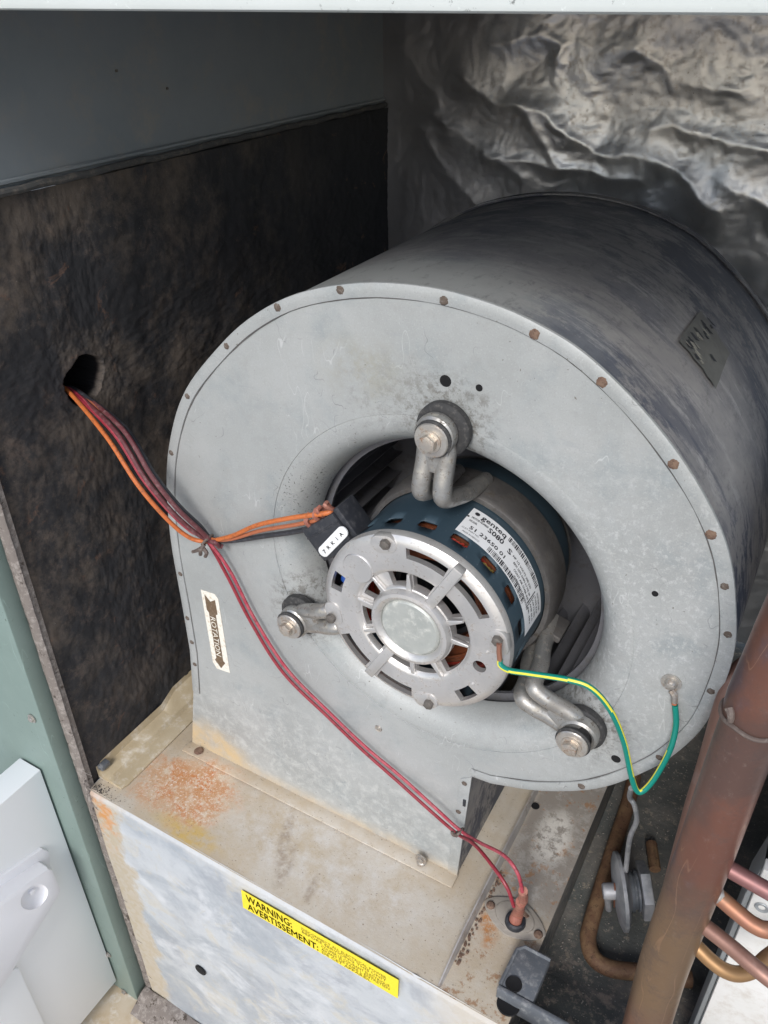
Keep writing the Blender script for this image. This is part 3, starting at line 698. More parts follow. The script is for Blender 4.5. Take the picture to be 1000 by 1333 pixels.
def inset(pts, d):
    out = []
    for i, (x, z) in enumerate(pts):
        a = pts[max(i - 1, 0)]; b = pts[min(i + 1, len(pts) - 1)]
        tx_, tz_ = b[0] - a[0], b[1] - a[1]; L = math.hypot(tx_, tz_); out.append((x - tz_ / L * d, z + tx_ / L * d))
    return out
# folded seam rim along the scroll edge (outline runs counter-clockwise: interior lies to the left)
rim_path = arc
prof_rim = [(.0082, -.0002), (.0079, -.0011), (.0050, -.0015), (.0012, -.0014), (-.0004, -.0006), (-.0006, .0012), (.0006, .0024)]
rings = [inset(rim_path, d) for d, y in prof_rim]
vs = []; fs = []; K = len(prof_rim)
for i in range(len(rim_path)):
    for q in range(K): vs.append((rings[q][i][0], prof_rim[q][1], rings[q][i][1]))
for i in range(len(rim_path) - 1):
    for q in range(K - 1): fs.append((i * K + q, i * K + q + 1, (i + 1) * K + q + 1, (i + 1) * K + q))
MB().add(vs, fs).build('seam_rim', M['face'], housing, 40)
# dark crack where the folded rim meets the flat panel
_w = random.Random(2); cr2 = inset(rim_path, .0079); cr = []
for i_, p_ in enumerate(inset(rim_path, .0079)):
    q_ = inset(rim_path, .0082 + .0007 * abs(math.sin(i_ * .31)) * abs(math.sin(i_ * .07 + 1)) + _w.uniform(0, .0003))[i_]; cr.append(q_)
MB().add([(a[0], -.00035, a[1]) for a in cr] + [(a[0], -.0004, a[1]) for a in cr2], [(i, i + 1, len(cr) + i + 1, len(cr) + i) for i in range(len(cr) - 1)]).build('seam_gap', M['band'], housing, 0)
# wrapper
wp = inset([(.0312, -.306)] + arc + [OUT[29]], .0012)
vs = []; fs = []; YW = [.0015, .09, .18, .267]
for y in YW:
    for x, z in wp: vs.append((x, y, z))
n = len(wp)
for j in range(len(YW) - 1):
    for i in range(n - 1): fs.append((j * n + i, j * n + i + 1, (j + 1) * n + i + 1, (j + 1) * n + i))
MB().add(vs, fs).build('wrapper', M['drum'], housing, 40)
# rear seam rim
vs = []; fs = []
for i, (x, z) in enumerate(inset(rim_path, -.0012)): vs += [(x, .262, z), (x, .270, z)]
for i in range(len(rim_path) - 1): fs.append((2 * i, 2 * i + 1, 2 * i + 3, 2 * i + 2))
MB().add(vs, fs).build('rear_rim', M['drum'], housing, 40)
# outlet edge strip at the right and the foot flange
MB().prism([(.0383, -.1664), (.0312, -.3045), (.0218, -.3045), (.0290, -.1740)], -.0011, .0006, ch=.0003).build('outlet_edge', M['face'], housing)
MB().box((-.279, -.0135, Z0 + .0012), (.0320, .0005, Z0 + .0026), ch=.0004).build('foot_flange', M['deck'], housing)
# hooked slot on the outlet edge
MB().box((.0325, -.0022, -.2045), (.0350, -.0008, -.1965), ch=.0004).build('slot', M['black'], housing)
# spot welds along the rim
def weld_mesh(seed, r=.0033):
    q = random.Random(seed); vs = [(0, -.0009, 0)]; n = 22
    for k in range(n):
        a = 2 * math.pi * k / n; rr = r * (1 + q.uniform(-.10, .10)); vs.append((rr * .62 * math.cos(a), -.0008, rr * .62 * math.sin(a)))
    for k in range(n):
        a = 2 * math.pi * k / n; rr = r * (1 + q.uniform(-.12, .12)); vs.append((rr * math.cos(a), 0, rr * math.sin(a)))
    fs = [(0, 1 + k, 1 + (k + 1) % n) for k in range(n)] + [(1 + k, 1 + n + k, 1 + n + (k + 1) % n, 1 + (k + 1) % n) for k in range(n)]
    me = bpy.data.meshes.new('spot_weld'); me.from_pydata(vs, [], fs); return me
WELDS = [(-.0679, .2098, 1), (-.1161, .1912, 1), (-.1623, .1565, 0), (-.2059, .1095, 0), (-.2325, .0550, 0), (.0008, .2140, 1), (.0554, .2045, 2), (.0950, .1850, 2), (.1390, .1475, 2), (.1655, .1109, 2), (.1790, .0805, 0),
         (.1875, .0490, 0), (.1872, .0035, 0), (.1685, -.0665, 0), (.1230, -.1240, 1), (-.2470, -.0700, 0), (-.2484, -.1211, 0), (-.2484, -.1503, 0), (-.2498, -.1790, 0), (.0326, -.1770, 0), (.0290, -.2150, 0)]
wm = [finish(weld_mesh(1, .0024), M['rustdim']), finish(weld_mesh(2, .0027), M['rustdim']), finish(weld_mesh(3, .0030), M['rust'])]
for x, z, k in WELDS:
    o = bpy.data.objects.new('spot_weld', wm[k]); COL.objects.link(o); o.parent = housing
    o.location = Vector((x, -.0015, z)) - Vector(housing.location); o.rotation_euler = (0, rn.uniform(0, 6), 0)
# loose screws, pin holes on the panel
for x, z, r in ((.0029, .1656, .0034), (.0246, .1659, .0020), (.1438, .0605, .0018), (.142, -.085, .0030), (-.119, -.050, .0022)):
    MB().lathe([(0, -.0004), (r, -.0004), (r * 1.12, 0)], 18, M=T(x, 0, z)).build('pin_hole', M['void'], housing)
hexhead(MB(), (-.0014, -.0075, Z0 + .012), .0034, .003).build('flange_screw', M['washer'], housing)
MB().lathe([(0, -.0022), (.0025, -.0019), (.0042, -.0004), (.0046, .0002)], 18, M=T(-.0014, -.0065, Z0 + .0065) @ Matrix.Rotation(R(-60), 4, 'X')).build('flange_screw', M['washer'], housing)
MB().lathe([(0, -.0020), (.0035, -.0017), (.0050, 0)], 18, M=T(-.262, -.0065, Z0 + .0036) @ Matrix.Rotation(R(-90), 4, 'X')).build('rusty_flange_screw', M['rust'], housing)
MB().lathe([(0, -.0016), (.0012, -.0016), (.0016, -.0006), (.0030, -.0012), (.0036, 0)], 20, M=T(-.0477, 0, -.158)).build('panel_screw', M['washer'], housing)
# rotation sticker
rt = MB().prism([(-.2262, -.0800), (-.2105, -.0790), (-.2072, -.0835), (-.2068, -.1705), (-.2225, -.1722), (-.2262, -.1660)], -.0002, -.0006).build('direction_sticker', M['cream'], housing, 0)
cx = -.2168
MB().add([(cx + a, -.0008, b) for a, b in ((-.0058, -.0835), (0, -.0895), (.0058, -.0855), (.0062, -.1015), (.0040, -.1035), (.0040, -.1580), (.0062, -.1600), (0, -.1690), (-.0062, -.1610), (-.0040, -.1580), (-.0040, -.1035), (-.0060, -.1010))],
         [(0, 1, 2, 3, 4, 10, 11), (4, 5, 9, 10), (5, 6, 7, 8, 9)]).build('arrow', M['ink2'], rt, 0)
tx = MB(); text_on(tx, 'ROTATION', .0085, lambda u, v: Vector((cx - .0030 + v, -.0010, -.1065 - u)), 0, 0, .047); tx.build('lettering', M['cream'], rt, 0)
# torn label on the drum
def drum_pt(th, y, off):
    t = R(th); r = ray_out(outline, t % (2 * math.pi)) + off; return Vector((r * math.cos(t), y, r * math.sin(t)))
def drum_patch(corners, n, off, rag=0, seed=0):
    mb = MB(); q = random.Random(seed); vs = []
    (a0, y0), (a1, y1), (a2, y2), (a3, y3) = corners
    for i in range(n + 1):
        for j in range(n + 1):
            s, t = i / n, j / n
            if rag and (i in (0, n) or j in (0, n)):
                s += q.uniform(-rag, rag); t += q.uniform(-rag, rag)
            th = (a0 * (1 - s) + a1 * s) * (1 - t) + (a3 * (1 - s) + a2 * s) * t; y = (y0 * (1 - s) + y1 * s) * (1 - t) + (y3 * (1 - s) + y2 * s) * t
            vs.append(drum_pt(th, y, off))
    return mb.add(vs, [(i * (n + 1) + j, (i + 1) * (n + 1) + j, (i + 1) * (n + 1) + j + 1, i * (n + 1) + j + 1) for i in range(n) for j in range(n)])
tl = drum_patch([(57.5, .158), (57.5, .098), (47.5, .095), (48.5, .150)], 8, .0006, .02, 1).build('torn_label', M['torn'], housing, 0)
q = random.Random(9); mb = MB()
for i in range(26):
    th = 57 - abs(q.gauss(0, 2.2)); y = q.uniform(.098, .158); s = q.uniform(.5, 1.6); l = q.uniform(.002, .008)
    mb.add([drum_pt(th, y, .0008), drum_pt(th - s * .3, y + l * .4, .0010), drum_pt(th - s * 1.6, y + l * .1, .0013), drum_pt(th - s * 1.1, y - l * .3, .0008)], [(0, 1, 2, 3)], 0 if i % 3 == 0 else 1)
mb.build('paper_scraps', [M['tornedge'], M['black']], tl, 0)

# ================================================================== BLOWER WHEEL
wheel = empty('squirrel_cage_fan', (0, .145, 0), 'dark squirrel cage fan wheel inside the housing opening', 'fan wheel')
NB = 34
pts = [(.1265 - .0175 * t, .0065 * math.sin(t * 2.2) - .002 * t) for t in (0, .25, .5, .75, 1)]
vs = []; fs = []
for y in (.034, .235):
    vs += [(x, y - .145, z) for x, z in pts] + [(x, y - .145, z + .0009) for x, z in pts[::-1]]
k = len(pts) * 2
fs = [(i, (i + 1) % k, k + (i + 1) % k, k + i) for i in range(k)] + [tuple(range(k))[::-1], tuple(range(k, 2 * k))]
bme = bpy.data.meshes.new('blade'); bme.from_pydata(vs, [], fs); finish(bme, M['wheel'])
for i in range(NB):
    o = bpy.data.objects.new('blade', bme); COL.objects.link(o); o.parent = wheel; o.rotation_euler = (0, -2 * math.pi * i / NB, 0)
MB().lathe([(.010, .150), (.128, .150), (.128, .1515), (.010, .1515)], 64, closed=True).build('back_plate', M['wheel'], wheel)
for y in (.032, .236): MB().lathe([(.109, y), (.1285, y), (.1285, y + .003), (.109, y + .003)], 80, closed=True).build('end_ring', M['wheel'], wheel)
MB().lathe([(0, .09), (.0063, .09), (.0063, .19), (0, .19)], 20).build('shaft', M['washer'], wheel)

# ================================================================== MOTOR
motor = empty('blower_motor', (0, .02, 0), 'blue shelled electric motor with cast silver end cover in the housing opening', 'motor')
RS = .0700
slots = [111, 90, 70.5, 51, 31, 9.5, -10, -30, 131, 151, 171, -171, -151, -131, -110, -90, -70, -50]
th = []; 
edges = sorted(set([round(a, 3) for s in slots for a in (s - 5.2, s - 4.4, s + 4.4, s + 5.2)] + [float(a) for a in range(-180, 181, 4)]))
edges = [e for e in edges if -180 <= e <= 180]
yl = [-.0262, -.0245, -.0166, -.0158, -.0100, -.0092, 0, .02, .04, .0600, .0800, .0860, .0885]
def inslot(a, y):
    for s in slots:
        d = (a - s + 180) % 360 - 180
        if abs(d) < 5.2 and -.0166 < y < -.0092:
            if abs(d) > 4.4 and not (-.0158 < y < -.0100): return False
            return True
    return False
vs = []; fs = []; inn = []
for a in edges:
    for y in yl:
        r = RS - (0 if y < .085 else .002 + (y - .086) * 1.5)
        vs.append((r * math.cos(R(a)), y, r * math.sin(R(a))))
K = len(yl)
for i in range(len(edges) - 1):
    for j in range(K - 1):
        if not inslot((edges[i] + edges[i + 1]) / 2, (yl[j] + yl[j + 1]) / 2): fs.append((i * K + j, i * K + j + 1, (i + 1) * K + j + 1, (i + 1) * K + j))
bm = bmesh.new()
bv = [bm.verts.new(v) for v in vs]
for f in fs: bm.faces.new([bv[i] for i in f])
bmesh.ops.remove_doubles(bm, verts=bm.verts[:], dist=1e-6); bmesh.ops.recalc_face_normals(bm, faces=bm.faces[:])
me = bpy.data.meshes.new('shell'); bm.to_mesh(me); bm.free(); finish(me, M['shell']); shell = link('shell', me, motor)
md = shell.modifiers.new('s', 'SOLIDIFY'); md.thickness = .0013; md.offset = -1
MB().lathe([(.0690, .0885), (.060, .094), (.03, .098), (0, .098)], 48).build('rear_cover', M['band'], motor)
# inner windings
MB().lathe([(.0655, .004), (.0655, .07), (.03, .07), (.03, .004)], 48, closed=True).build('stator', M['dark'], motor)
q = random.Random(4)
for nm, r0, mt, cnt in (('winding', .052, 'coil', 34), ('winding', .046, 'coil2', 34)):
    mb = MB()
    for i in range(cnt):
        a0 = q.uniform(0, 360); ln = q.uniform(35, 80); rr = r0 + q.uniform(-.007, .007); yy = -.006 + q.uniform(-.005, .006)
        mb.tube([(rr * math.cos(R(a0 + ln * t)), yy + .003 * math.sin(3 * t), rr * math.sin(R(a0 + ln * t))) for t in np.linspace(0, 1, 7)], .0013, 5, sub=2)
    mb.build(nm, M[mt], motor)
MB().lathe([(.062, -.002), (.062, .004), (.034, .004), (.034, -.002)], 40, closed=True).build('coil_end', M['coil2'], motor)
for a, mt in ((69, 'coil'), (72, 'coil'), (47, 'gold'), (50, 'gold'), (29, 'coil2'), (92, 'coil2'), (88, 'coil2')):
    MB().tube([((.0655) * math.cos(R(a + t)), -.0125 + s, .0655 * math.sin(R(a + t))) for t, s in ((-4, .0025), (-1, -.001), (2, .001), (5, -.0025))], .0012, 6).build('lead', M[mt], motor)
MB().tube([(-.058, -.020, .016), (-.060, -.022, .009), (-.056, -.018, .004)], .0028, 8).build('lead', M['bluewire'], motor)
# end cover: turned plate with windows cut by boolean
YB = -.0345
prof = [(0, YB), (.0300, YB), (.0312, YB + .0008), (.0320, YB + .0030), (.0415, YB + .0030), (.0435, YB + .0006), (.0455, YB), (.0640, YB), (.0672, YB + .0008), (.0700, YB + .0030), (.0706, YB + .0060), (.0706, YB + .0085),
        (.0680, YB + .0085), (.0665, YB + .0045), (.0440, YB + .0045), (.0420, YB + .0075), (.0, YB + .0075)]
end = MB().lathe(prof, 120).build('end_cover', M['cast'], motor)
fixn(end)
def sector(r0, r1, a0, a1, rad=True, skew=0):
    n = max(2, int((a1 - a0) / 3)); return [(r1 * math.cos(R(a0 + (a1 - a0) * k / n)), r1 * math.sin(R(a0 + (a1 - a0) * k / n))) for k in range(n + 1)] + \
        [(r0 * math.cos(R(a1 - skew - (a1 - a0 - 2 * skew) * k / n)), r0 * math.sin(R(a1 - skew - (a1 - a0 - 2 * skew) * k / n))) for k in range(n + 1)]
cut = MB()
for s in (sector(.0553, .0635, 66, 94), sector(.0553, .0635, 29, 57), sector(.0570, .0655, -151, -125), sector(.0570, .0655, -115, -89), sector(.0550, .0640, -52, -37), sector(.0555, .0643, 157, 172),
          sector(.0318, .0430, 96, 117, skew=-2), sector(.0312, .0432, 68, 91, skew=2), sector(.0312, .0432, 30.5, 56, skew=1), sector(.0305, .0425, 3, 26, skew=-1), sector(.0308, .0410, -50, -3, skew=3), sector(.0308, .0410, -86, -59, skew=2),
          sector(.0312, .0410, -114, -90, skew=2), sector(.0322, .0430, -146, -127, skew=1), sector(.0308, .0400, -180, -157, skew=1), sector(.0300, .0400, 140, 163, skew=2)):
    cut.prism(s, YB - .01, YB + .02)
cut.prism([(.0525 * math.cos(R(-14)) + .0048 * math.cos(R(k * 20)), .0525 * math.sin(R(-14)) + .0048 * math.sin(R(k * 20))) for k in range(18)], YB - .01, YB + .02)
cut = fixn(cut.build('cutter', M['cast'], None, 0))
bo = end.modifiers.new('b', 'BOOLEAN'); bo.object = cut; bo.solver = 'EXACT'; bo.operation = 'DIFFERENCE'
cut.location = (0, 0, 0)
bv_ = end.modifiers.new('v', 'BEVEL'); bv_.width = .0006; bv_.segments = 2; bv_.limit_method = 'ANGLE'; bv_.angle_limit = R(50)
bpy.context.view_layer.update()
# the end cover's parent offset is a pure translation that cancels out, so cutter and cover share world space
me = bpy.data.meshes.new_from_object(end.evaluated_get(bpy.context.evaluated_depsgraph_get()))
end.modifiers.clear(); end.data = me; bpy.data.objects.remove(cut)
me.shade_smooth(); me.set_sharp_from_angle(angle=R(40))
# raised spokes and thin ribs
for a in (61, -120):
    MB().box((.0295, YB - .0034, -.0037), (.0700 if a > 0 else .0665, YB + .004, .0037), M=rotY(a), ch=.0009).build('spoke', M['cast'], motor)
for a in (93.5, 28, 1, -56, -88, -120, -152, 170, 134):
    if a == -120: continue
    MB().prism([(.0300, -.0022), (.0425, -.0010), (.0425, .0010), (.0300, .0022)], YB - .0006, YB + .003, M=rotY(a), ch=.0006).build('rib', M['cast'], motor)
MB().lathe([(.0225, YB - .0012), (.0240, YB - .0036), (.0262, YB - .0046), (.0285, YB - .0040), (.0300, YB - .0012), (.0305, YB + .002)], 64).build('hub_ring', M['cast'], motor)
MB().lathe([(0, YB - .0028), (.0205, YB - .0028), (.0214, YB - .0020), (.0224, YB - .0004), (.0232, YB - .0018)], 64).build('hub_cap', M['cap'], motor)
pd = M['cast']
c = .0530; MB().lathe([(0, -.0009), (.0108, -.0009), (.0114, -.0003), (.0117, .0006)], 40, M=T(c * math.cos(R(140)), YB, c * math.sin(R(140)))).build('raised_disc', pd, motor)
for a, r in ((106, .0655), (15, .0648), (-76, .0655), (-164.5, .0660)):
    x, z = r * math.cos(R(a)), r * math.sin(R(a))
    sgn = 1 if a in (106,) else -1
    Mx = rotY(a)
    MB().prism([(.0640 + .0066 * math.cos(R(k)), .0066 * math.sin(R(k)) + (.007 * (1 if a == 106 else -1) if (a == 106 and 0 <= k <= 180) or (a != 106 and 180 <= k <= 360) else 0) * (0.9)) for k in range(0, 360, 15)],
               YB - .0008, YB + .006, M=Mx, ch=.0006).build('bolt_pad', pd, motor)
    b = MB(); b.prism([(.0037 * math.cos(R(60 * k + 20)), .0037 * math.sin(R(60 * k + 20))) for k in range(6)], YB - .0008, YB - .0044, M=T(x, 0, z), ch=.0005)
    b.lathe([(0, YB - .0047), (.0022, YB - .0047), (.003, YB - .0043)], 14, M=T(x, 0, z)); b.build('through_bolt', M['darkbolt'], motor)
for a, r in ((2, .0555), (-33, .0560)):
    MB().lathe([(0, -.0010), (.0013, -.0006), (.0016, 0)], 12, M=T(r * math.cos(R(a)), YB, r * math.sin(R(a)))).build('rivet_dot', M['cast'], motor)
# name plate sticker wrapped round the shell; u runs clockwise along the arc, v towards the rear
A0, Y0, Y1 = 76.3, -.0070, .0222
def nameuv(off):
    def fn(u, v):
        a = R(A0 - math.degrees(u / RS)); r = RS + off; return Vector((r * math.cos(a), Y0 + v, r * math.sin(a)))
    return fn
LW = R(76) * RS; LH = Y1 - Y0
fn = nameuv(.00025); mb = MB(); n = 40; vs = []
for i in range(n + 1): vs += [fn(LW * i / n, 0), fn(LW * i / n, LH)]
mb.add(vs, [(2 * i, 2 * i + 1, 2 * i + 3, 2 * i + 2) for i in range(n)]); plate = fixn(mb.build('name_plate', M['white'], motor))
fn = nameuv(.00045); tx = MB()
text_on(tx, 'genteq', .0066, fn, .0085, .0225, .0200, .00025)
dk = [(.0048 + .0018 * math.cos(R(30 * i)), .0248 + .0018 * math.sin(R(30 * i))) for i in range(12)]; tx.add([fn(*p) for p in dk], [tuple(range(12))])
dk = [(.0008 + .0008 * math.cos(R(30 * i)), .0185 + .0010 * math.sin(R(30 * i))) for i in range(12)]; tx.add([fn(*p) for p in dk], [tuple(range(12))])
text_on(tx, 'MOTOR NUMBER', .0026, fn, .0030, .0185, .0130, .0001)
text_on(tx, 'S080', .0062, fn, .0165, .0160, .0130, .0003)
text_on(tx, 'S', .0062, fn, .0345, .0150, .0036, .0003)
text_on(tx, 'MODEL', .0026, fn, .0030, .0145, .0060, .0001)
text_on(tx, '51 23650 01', .0046, fn, .0060, .0078, .0300, .0002)
text_on(tx, 'CUST PART NO', .0022, fn, .0020, .0052, .0130)
text_on(tx, 'MADE IN MEXICO', .0022, fn, .0040, .0018, .0130)
for i in range(4): text_on(tx, ('HP 1/2 VOLTS 208-230', 'RPM 1075 AMPS 3.7 HZ 60', 'CONT AIR OVER INS B', 'THERMALLY PROTECTED')[i], .0028, fn, .040 + .003 * i, .0165 - .0038 * i, .026, .0001)
for i in range(5): text_on(tx, ('CCW SHAFT END', 'TYPE KCP', 'CAP 7.5 MFD', 'AMB 60 C', 'FR 48Y')[i], .0026, fn, .0740, .0235 - .0042 * i, .014, .0001)
tx.build('lettering', M['ink'], plate, 0)
q = random.Random(8); bc = MB()
def bars(u0, u1, v0, v1):
    u = u0
    while u < u1:
        w_ = q.choice([.00035, .00035, .0007, .001]); bc.add([fn(u, v0), fn(u + w_, v0), fn(u + w_, v1), fn(u, v1)], [(0, 1, 2, 3)]); u += w_ + q.choice([.00035, .0005, .0008])
bars(.031, .071, .0235, .0280); bars(.024, .068, .0010, .0058)
bc.add([fn(.071, .008), fn(.0718, .008), fn(.0718, .022), fn(.071, .022)], [(0, 1, 2, 3)]); bc.add([fn(.0728, .006), fn(.0734, .006), fn(.0734, .02), fn(.0728, .02)], [(0, 1, 2, 3)])
bc.build('barcode', M['ink'], plate, 0)

# ================================================================== MOTOR MOUNT
mount = empty('motor_mount', (0, .04, 0), 'cast belly band motor mount with three arms bolted to the housing opening', 'motor mount')
MB().lathe([(.0708, .0285), (.0742, .0285), (.0760, .0310), (.0770, .0440), (.0760, .0570), (.0738, .0590), (.0708, .0590)], 120, closed=True).build('belly_band', M['band'], mount)
def arm_mesh(rb, yb):
    """an arm in the local frame: +x is radially out, prongs side by side in z; built once"""
    mb = MB()
    for s in (-1, 1):
        P = [(rb - .004, yb + .004, s * .0050), (rb - .012, yb + .0030, s * .0068), (rb - .022, yb + .0015, s * .0069), (rb - .034, yb - .001, s * .0073), (rb - .0435, yb + .0010, s * .0078), (.0850, .006, s * .0088), (.0805, .020, s * .0100), (.0780, .036, s * .0105), (.0755, .050, s * .0105)]
        mb.tube(P, lambda t: .0061 - .0010 * max(0, t - .6) * 2.5, 16, sub=5, flat=1.0)
    mb.prism([(rb - .004, -.0112), (rb - .004, .0112), (rb - .014, .0105), (rb - .026, .0085), (rb - .026, -.0085), (rb - .014, -.0105)], yb - .0030, yb + .0072, ch=.0026)
    # eye ring round the grommet
    mb.lathe([(.0095, yb - .0030), (.0115, yb - .0042), (.0130, yb - .0028), (.0134, yb + .0010), (.0130, yb + .0040), (.0095, yb + .0045)], 40, closed=True, M=T(rb, 0, 0))
    return mb
for bx, bz, a in ((.0052, .1365, 88.3), (-.1150, -.0590, -152.6), (.1155, -.0635, -27.0)):
    rb = math.hypot(bx, bz); YBt = -.0135
    o = arm_mesh(rb, YBt).build('arm', M['arm'], mount); bm = bmesh.new(); bm.from_mesh(o.data); bm.transform(rotY(a)); bm.to_mesh(o.data); bm.free()
    c3 = (bx, 0, bz)
    gr = MB().lathe([(0, .0), (.0165, -.0002), (.0178, -.0020), (.0178, -.0065), (.0165, -.0080), (.0150, -.0085), (.0100, -.0085), (.0100, -.0175), (.0118, -.0182), (.0122, -.0200), (.0108, -.0212), (.0, -.0212)], 48, M=T(*c3)).build('grommet', M['rubber'], mount)
    MB().lathe([(0, -.0212), (.0108, -.0212), (.0112, -.0218), (.0106, -.0226), (.0060, -.0230), (0, -.0230)], 40, M=T(*c3)).build('washer', M['washer'], mount)
    bt = MB(); bt.prism([(.0056 * math.cos(R(60 * k + a)), .0056 * math.sin(R(60 * k + a))) for k in range(6)], -.0228, -.0280, M=T(*c3), ch=.0007)
    bt.lathe([(0, -.0283), (.0034, -.0283), (.0046, -.0279)], 20, M=T(*c3)); bt.lathe([(0, -.0228), (.0072, -.0228), (.0070, -.0238), (.005, -.0242)], 30, M=T(*c3)); bt.build('bolt', M['bolt'], mount)
# band clamp tab at the lower right
MB().box((.0765, .030, -.006), (.0885, .052, .0), M=rotY(-16), ch=.0015).build('clamp_tab', M['band'], mount)

# ================================================================== WIRING
plug = empty('wiring_plug', (-.067, -.018, .045), 'black wiring plug with white oblong tag between the motor and the opening edge', 'plug')
C0 = Vector((-.0705, 0, .0440)); ua = R(-49)       # u: long side of the visible cap, in the xz plane
U = Vector((math.cos(ua), 0, math.sin(ua))); V = Vector((-U.z, 0, U.x))
MP = Matrix(((U.x, 0, V.x, C0.x), (0, 1, 0, 0), (U.z, 0, V.z, C0.z), (0, 0, 0, 1)))
MB().box((-.0125, -.024, -.0200), (.0150, -.004, .0155), M=MP, ch=.0012).build('plug_body', M['black'], plug)
MB().box((-.0140, -.0225, .0162), (.0165, -.0025, .0215), M=MP, ch=.0008).build('plug_collar', M['black'], plug)
MB().box((-.0060, -.0246, -.0195), (-.0048, -.0236, .0150), M=MP, ch=.0003).box((.0085, -.0246, -.0195), (.0097, -.0236, .0150), M=MP, ch=.0003).build('plug_ridge', M['black'], plug)
tp = at(433, 706, 'y', -.0256)
td = (at(449, 690, 'y', -.0256) - at(417, 723, 'y', -.0256)); L = td.length; td.normalize(); tn = Vector((-td.z, 0, td.x))
tagp = [(tp.x + td.x * (sx * (L / 2 - .0042) + .0042 * math.cos(R(k))) + tn.x * .0042 * math.sin(R(k)), tp.z + td.z * (sx * (L / 2 - .0042) + .0042 * math.cos(R(k))) + tn.z * .0042 * math.sin(R(k)))
        for sx, ks in ((1, range(-90, 91, 20)), (-1, range(90, 271, 20))) for k in ks]
tg = MB().prism(tagp, -.0240, -.0256, ch=.0003).build('tag', M['white'], plug)
tx = MB(); text_on(tx, '7  R  K  1  A', .0040, lambda u, v: Vector((tp.x + td.x * (u - L * .38) + tn.x * (v - .0018), -.0259, tp.z + td.z * (u - L * .38) + tn.z * (v - .0018))), 0, 0, L * .76, .0001)
tx.build('lettering', M['ink'], tg, 0)
MB().box((-.0100, -.020, .001), (-.0040, -.008, .0080), M=MP @ T(-.009, 0, -.004), ch=.001).build('plug_cover', M['terracotta'], plug)
mb = MB()
for i in (0, 2, 3, 5): mb.tube([MP @ Vector((-.012, -.022 + i * .001, -.012 + i * .005)), MP @ Vector((-.017 - (i % 2) * .002, -.024, -.010 + i * .005)), MP @ Vector((-.020, -.020, -.006 + i * .004))], .0017, 6, sub=4)
mb.build('plug_clip', M['terracotta'], plug)

H0 = Vector((-.3385, hy - .010, hz - .009))
TIE = at(270, 703, 'y', -.012)
def P(px, py, y, d=(0, 0, 0)): return at(px, py, 'y', y) + Vector(d)
# pixels of the runs, with their distance in front of (minus) or behind the housing face
BUN = [(150, 562, -.022), (188, 622, -.030), (222, 664, -.026), (250, 690, -.018)]
def wire(name, mat, label, grp, path, r=.0017, sub=8, n=10):
    kk = random.Random(len(label)); path = path[:6] + [p + Vector((kk.uniform(-1, 1), kk.uniform(-.3, .3), kk.uniform(-1, 1))) * .0008 for p in path[6:-2]] + path[-2:] if len(path) > 10 else path
    mb = MB().tube(path, r, n, sub=sub); o = mb.build('jacket' if False else name, mat)
    tag(o, label, 'wire', grp); return o
def bundle(off, dz=0.0, sag=0):
    pts = [H0 + Vector((-.012, off[0] * .3, off[1] * .3)), H0 + Vector((.004, off[0] * .5, off[1] * .5))]
    for i, (x, y, v) in enumerate(BUN):
        pts.append(P(x + off[0] * 1000 * (1 - .1 * i), y + off[1] * 1000, v, (0, dz, 0)))
    return pts + [TIE + Vector((off[0] * .35, dz * .4, -off[1] * .3))]
G1 = 'wires running from the wall hole to the tie'
LONG = [(298, 745), (330, 808), (372, 873), (430, 931), (475, 975), (520, 1014), (565, 1054), (598, 1083)]
def long_run(off, y0=-.006):
    return [P(x + off[0], y + off[1], y0 + off[2] - (.006 if i > 5 else 0)) for i, (x, y) in enumerate(LONG)]
TIE2 = P(598, 1083, -.014)
wire('power_wire', M['pinkred'], 'pinkish red wire from the wall hole looping highest over into the terracotta boot', 'long red wires', bundle((.001, .0), -.0015) + long_run((1.5, -2, -.002)) +
     [P(625, 1098, -.030), P(655, 1113, -.045), P(674, 1137, -.052), P(681, 1165, -.050)], .00138)
wire('power_wire', M['red'], 'deep red wire from the wall hole running beneath the pinkish one to the boot', 'long red wires', bundle((-.004, .002), .001) + long_run((-2.5, 3, .001)) +
     [P(618, 1100, -.032), P(642, 1127, -.048), P(660, 1155, -.056), P(669, 1180, -.056)], .00142)
wire('motor_wire', M['orange'], 'bright orange wire from the wall hole through the tie, uppermost at the plug', G1, bundle((-.010, .006), -.001) +
     [P(300, 698, -.014), P(335, 684, -.020), P(380, 674, -.024), P(425, 668, -.022), P(434, 664, -.016)], .0018)
wire('motor_wire', M['orange2'], 'faded orange wire just below the bright orange one at the plug', G1, bundle((.006, -.004), .002) +
     [P(300, 703, -.012), P(340, 690, -.016), P(385, 683, -.020), P(418, 676, -.020)], .0016)
wire('motor_wire', M['blackwire'], 'glossy black wire lying lowest between the tie and the plug', G1, bundle((.008, -.002), .004) +
     [P(300, 705, -.010), P(345, 698, -.012), P(385, 692, -.016), P(415, 684, -.018)], .0021)
wire('motor_wire', M['maroon'], 'dusty maroon wire along the upper side of the bundle above the tie', G1, bundle((.011, -.004), -.001) + [P(282, 708, -.012), P(290, 712, -.010)], .0019)
wire('motor_wire', M['maroon'], 'dusty dark wire in the middle of the bundle coming from the wall hole', G1, bundle((.004, -.003), -.003) + [P(280, 706, -.015), P(286, 712, -.012)], .0018)
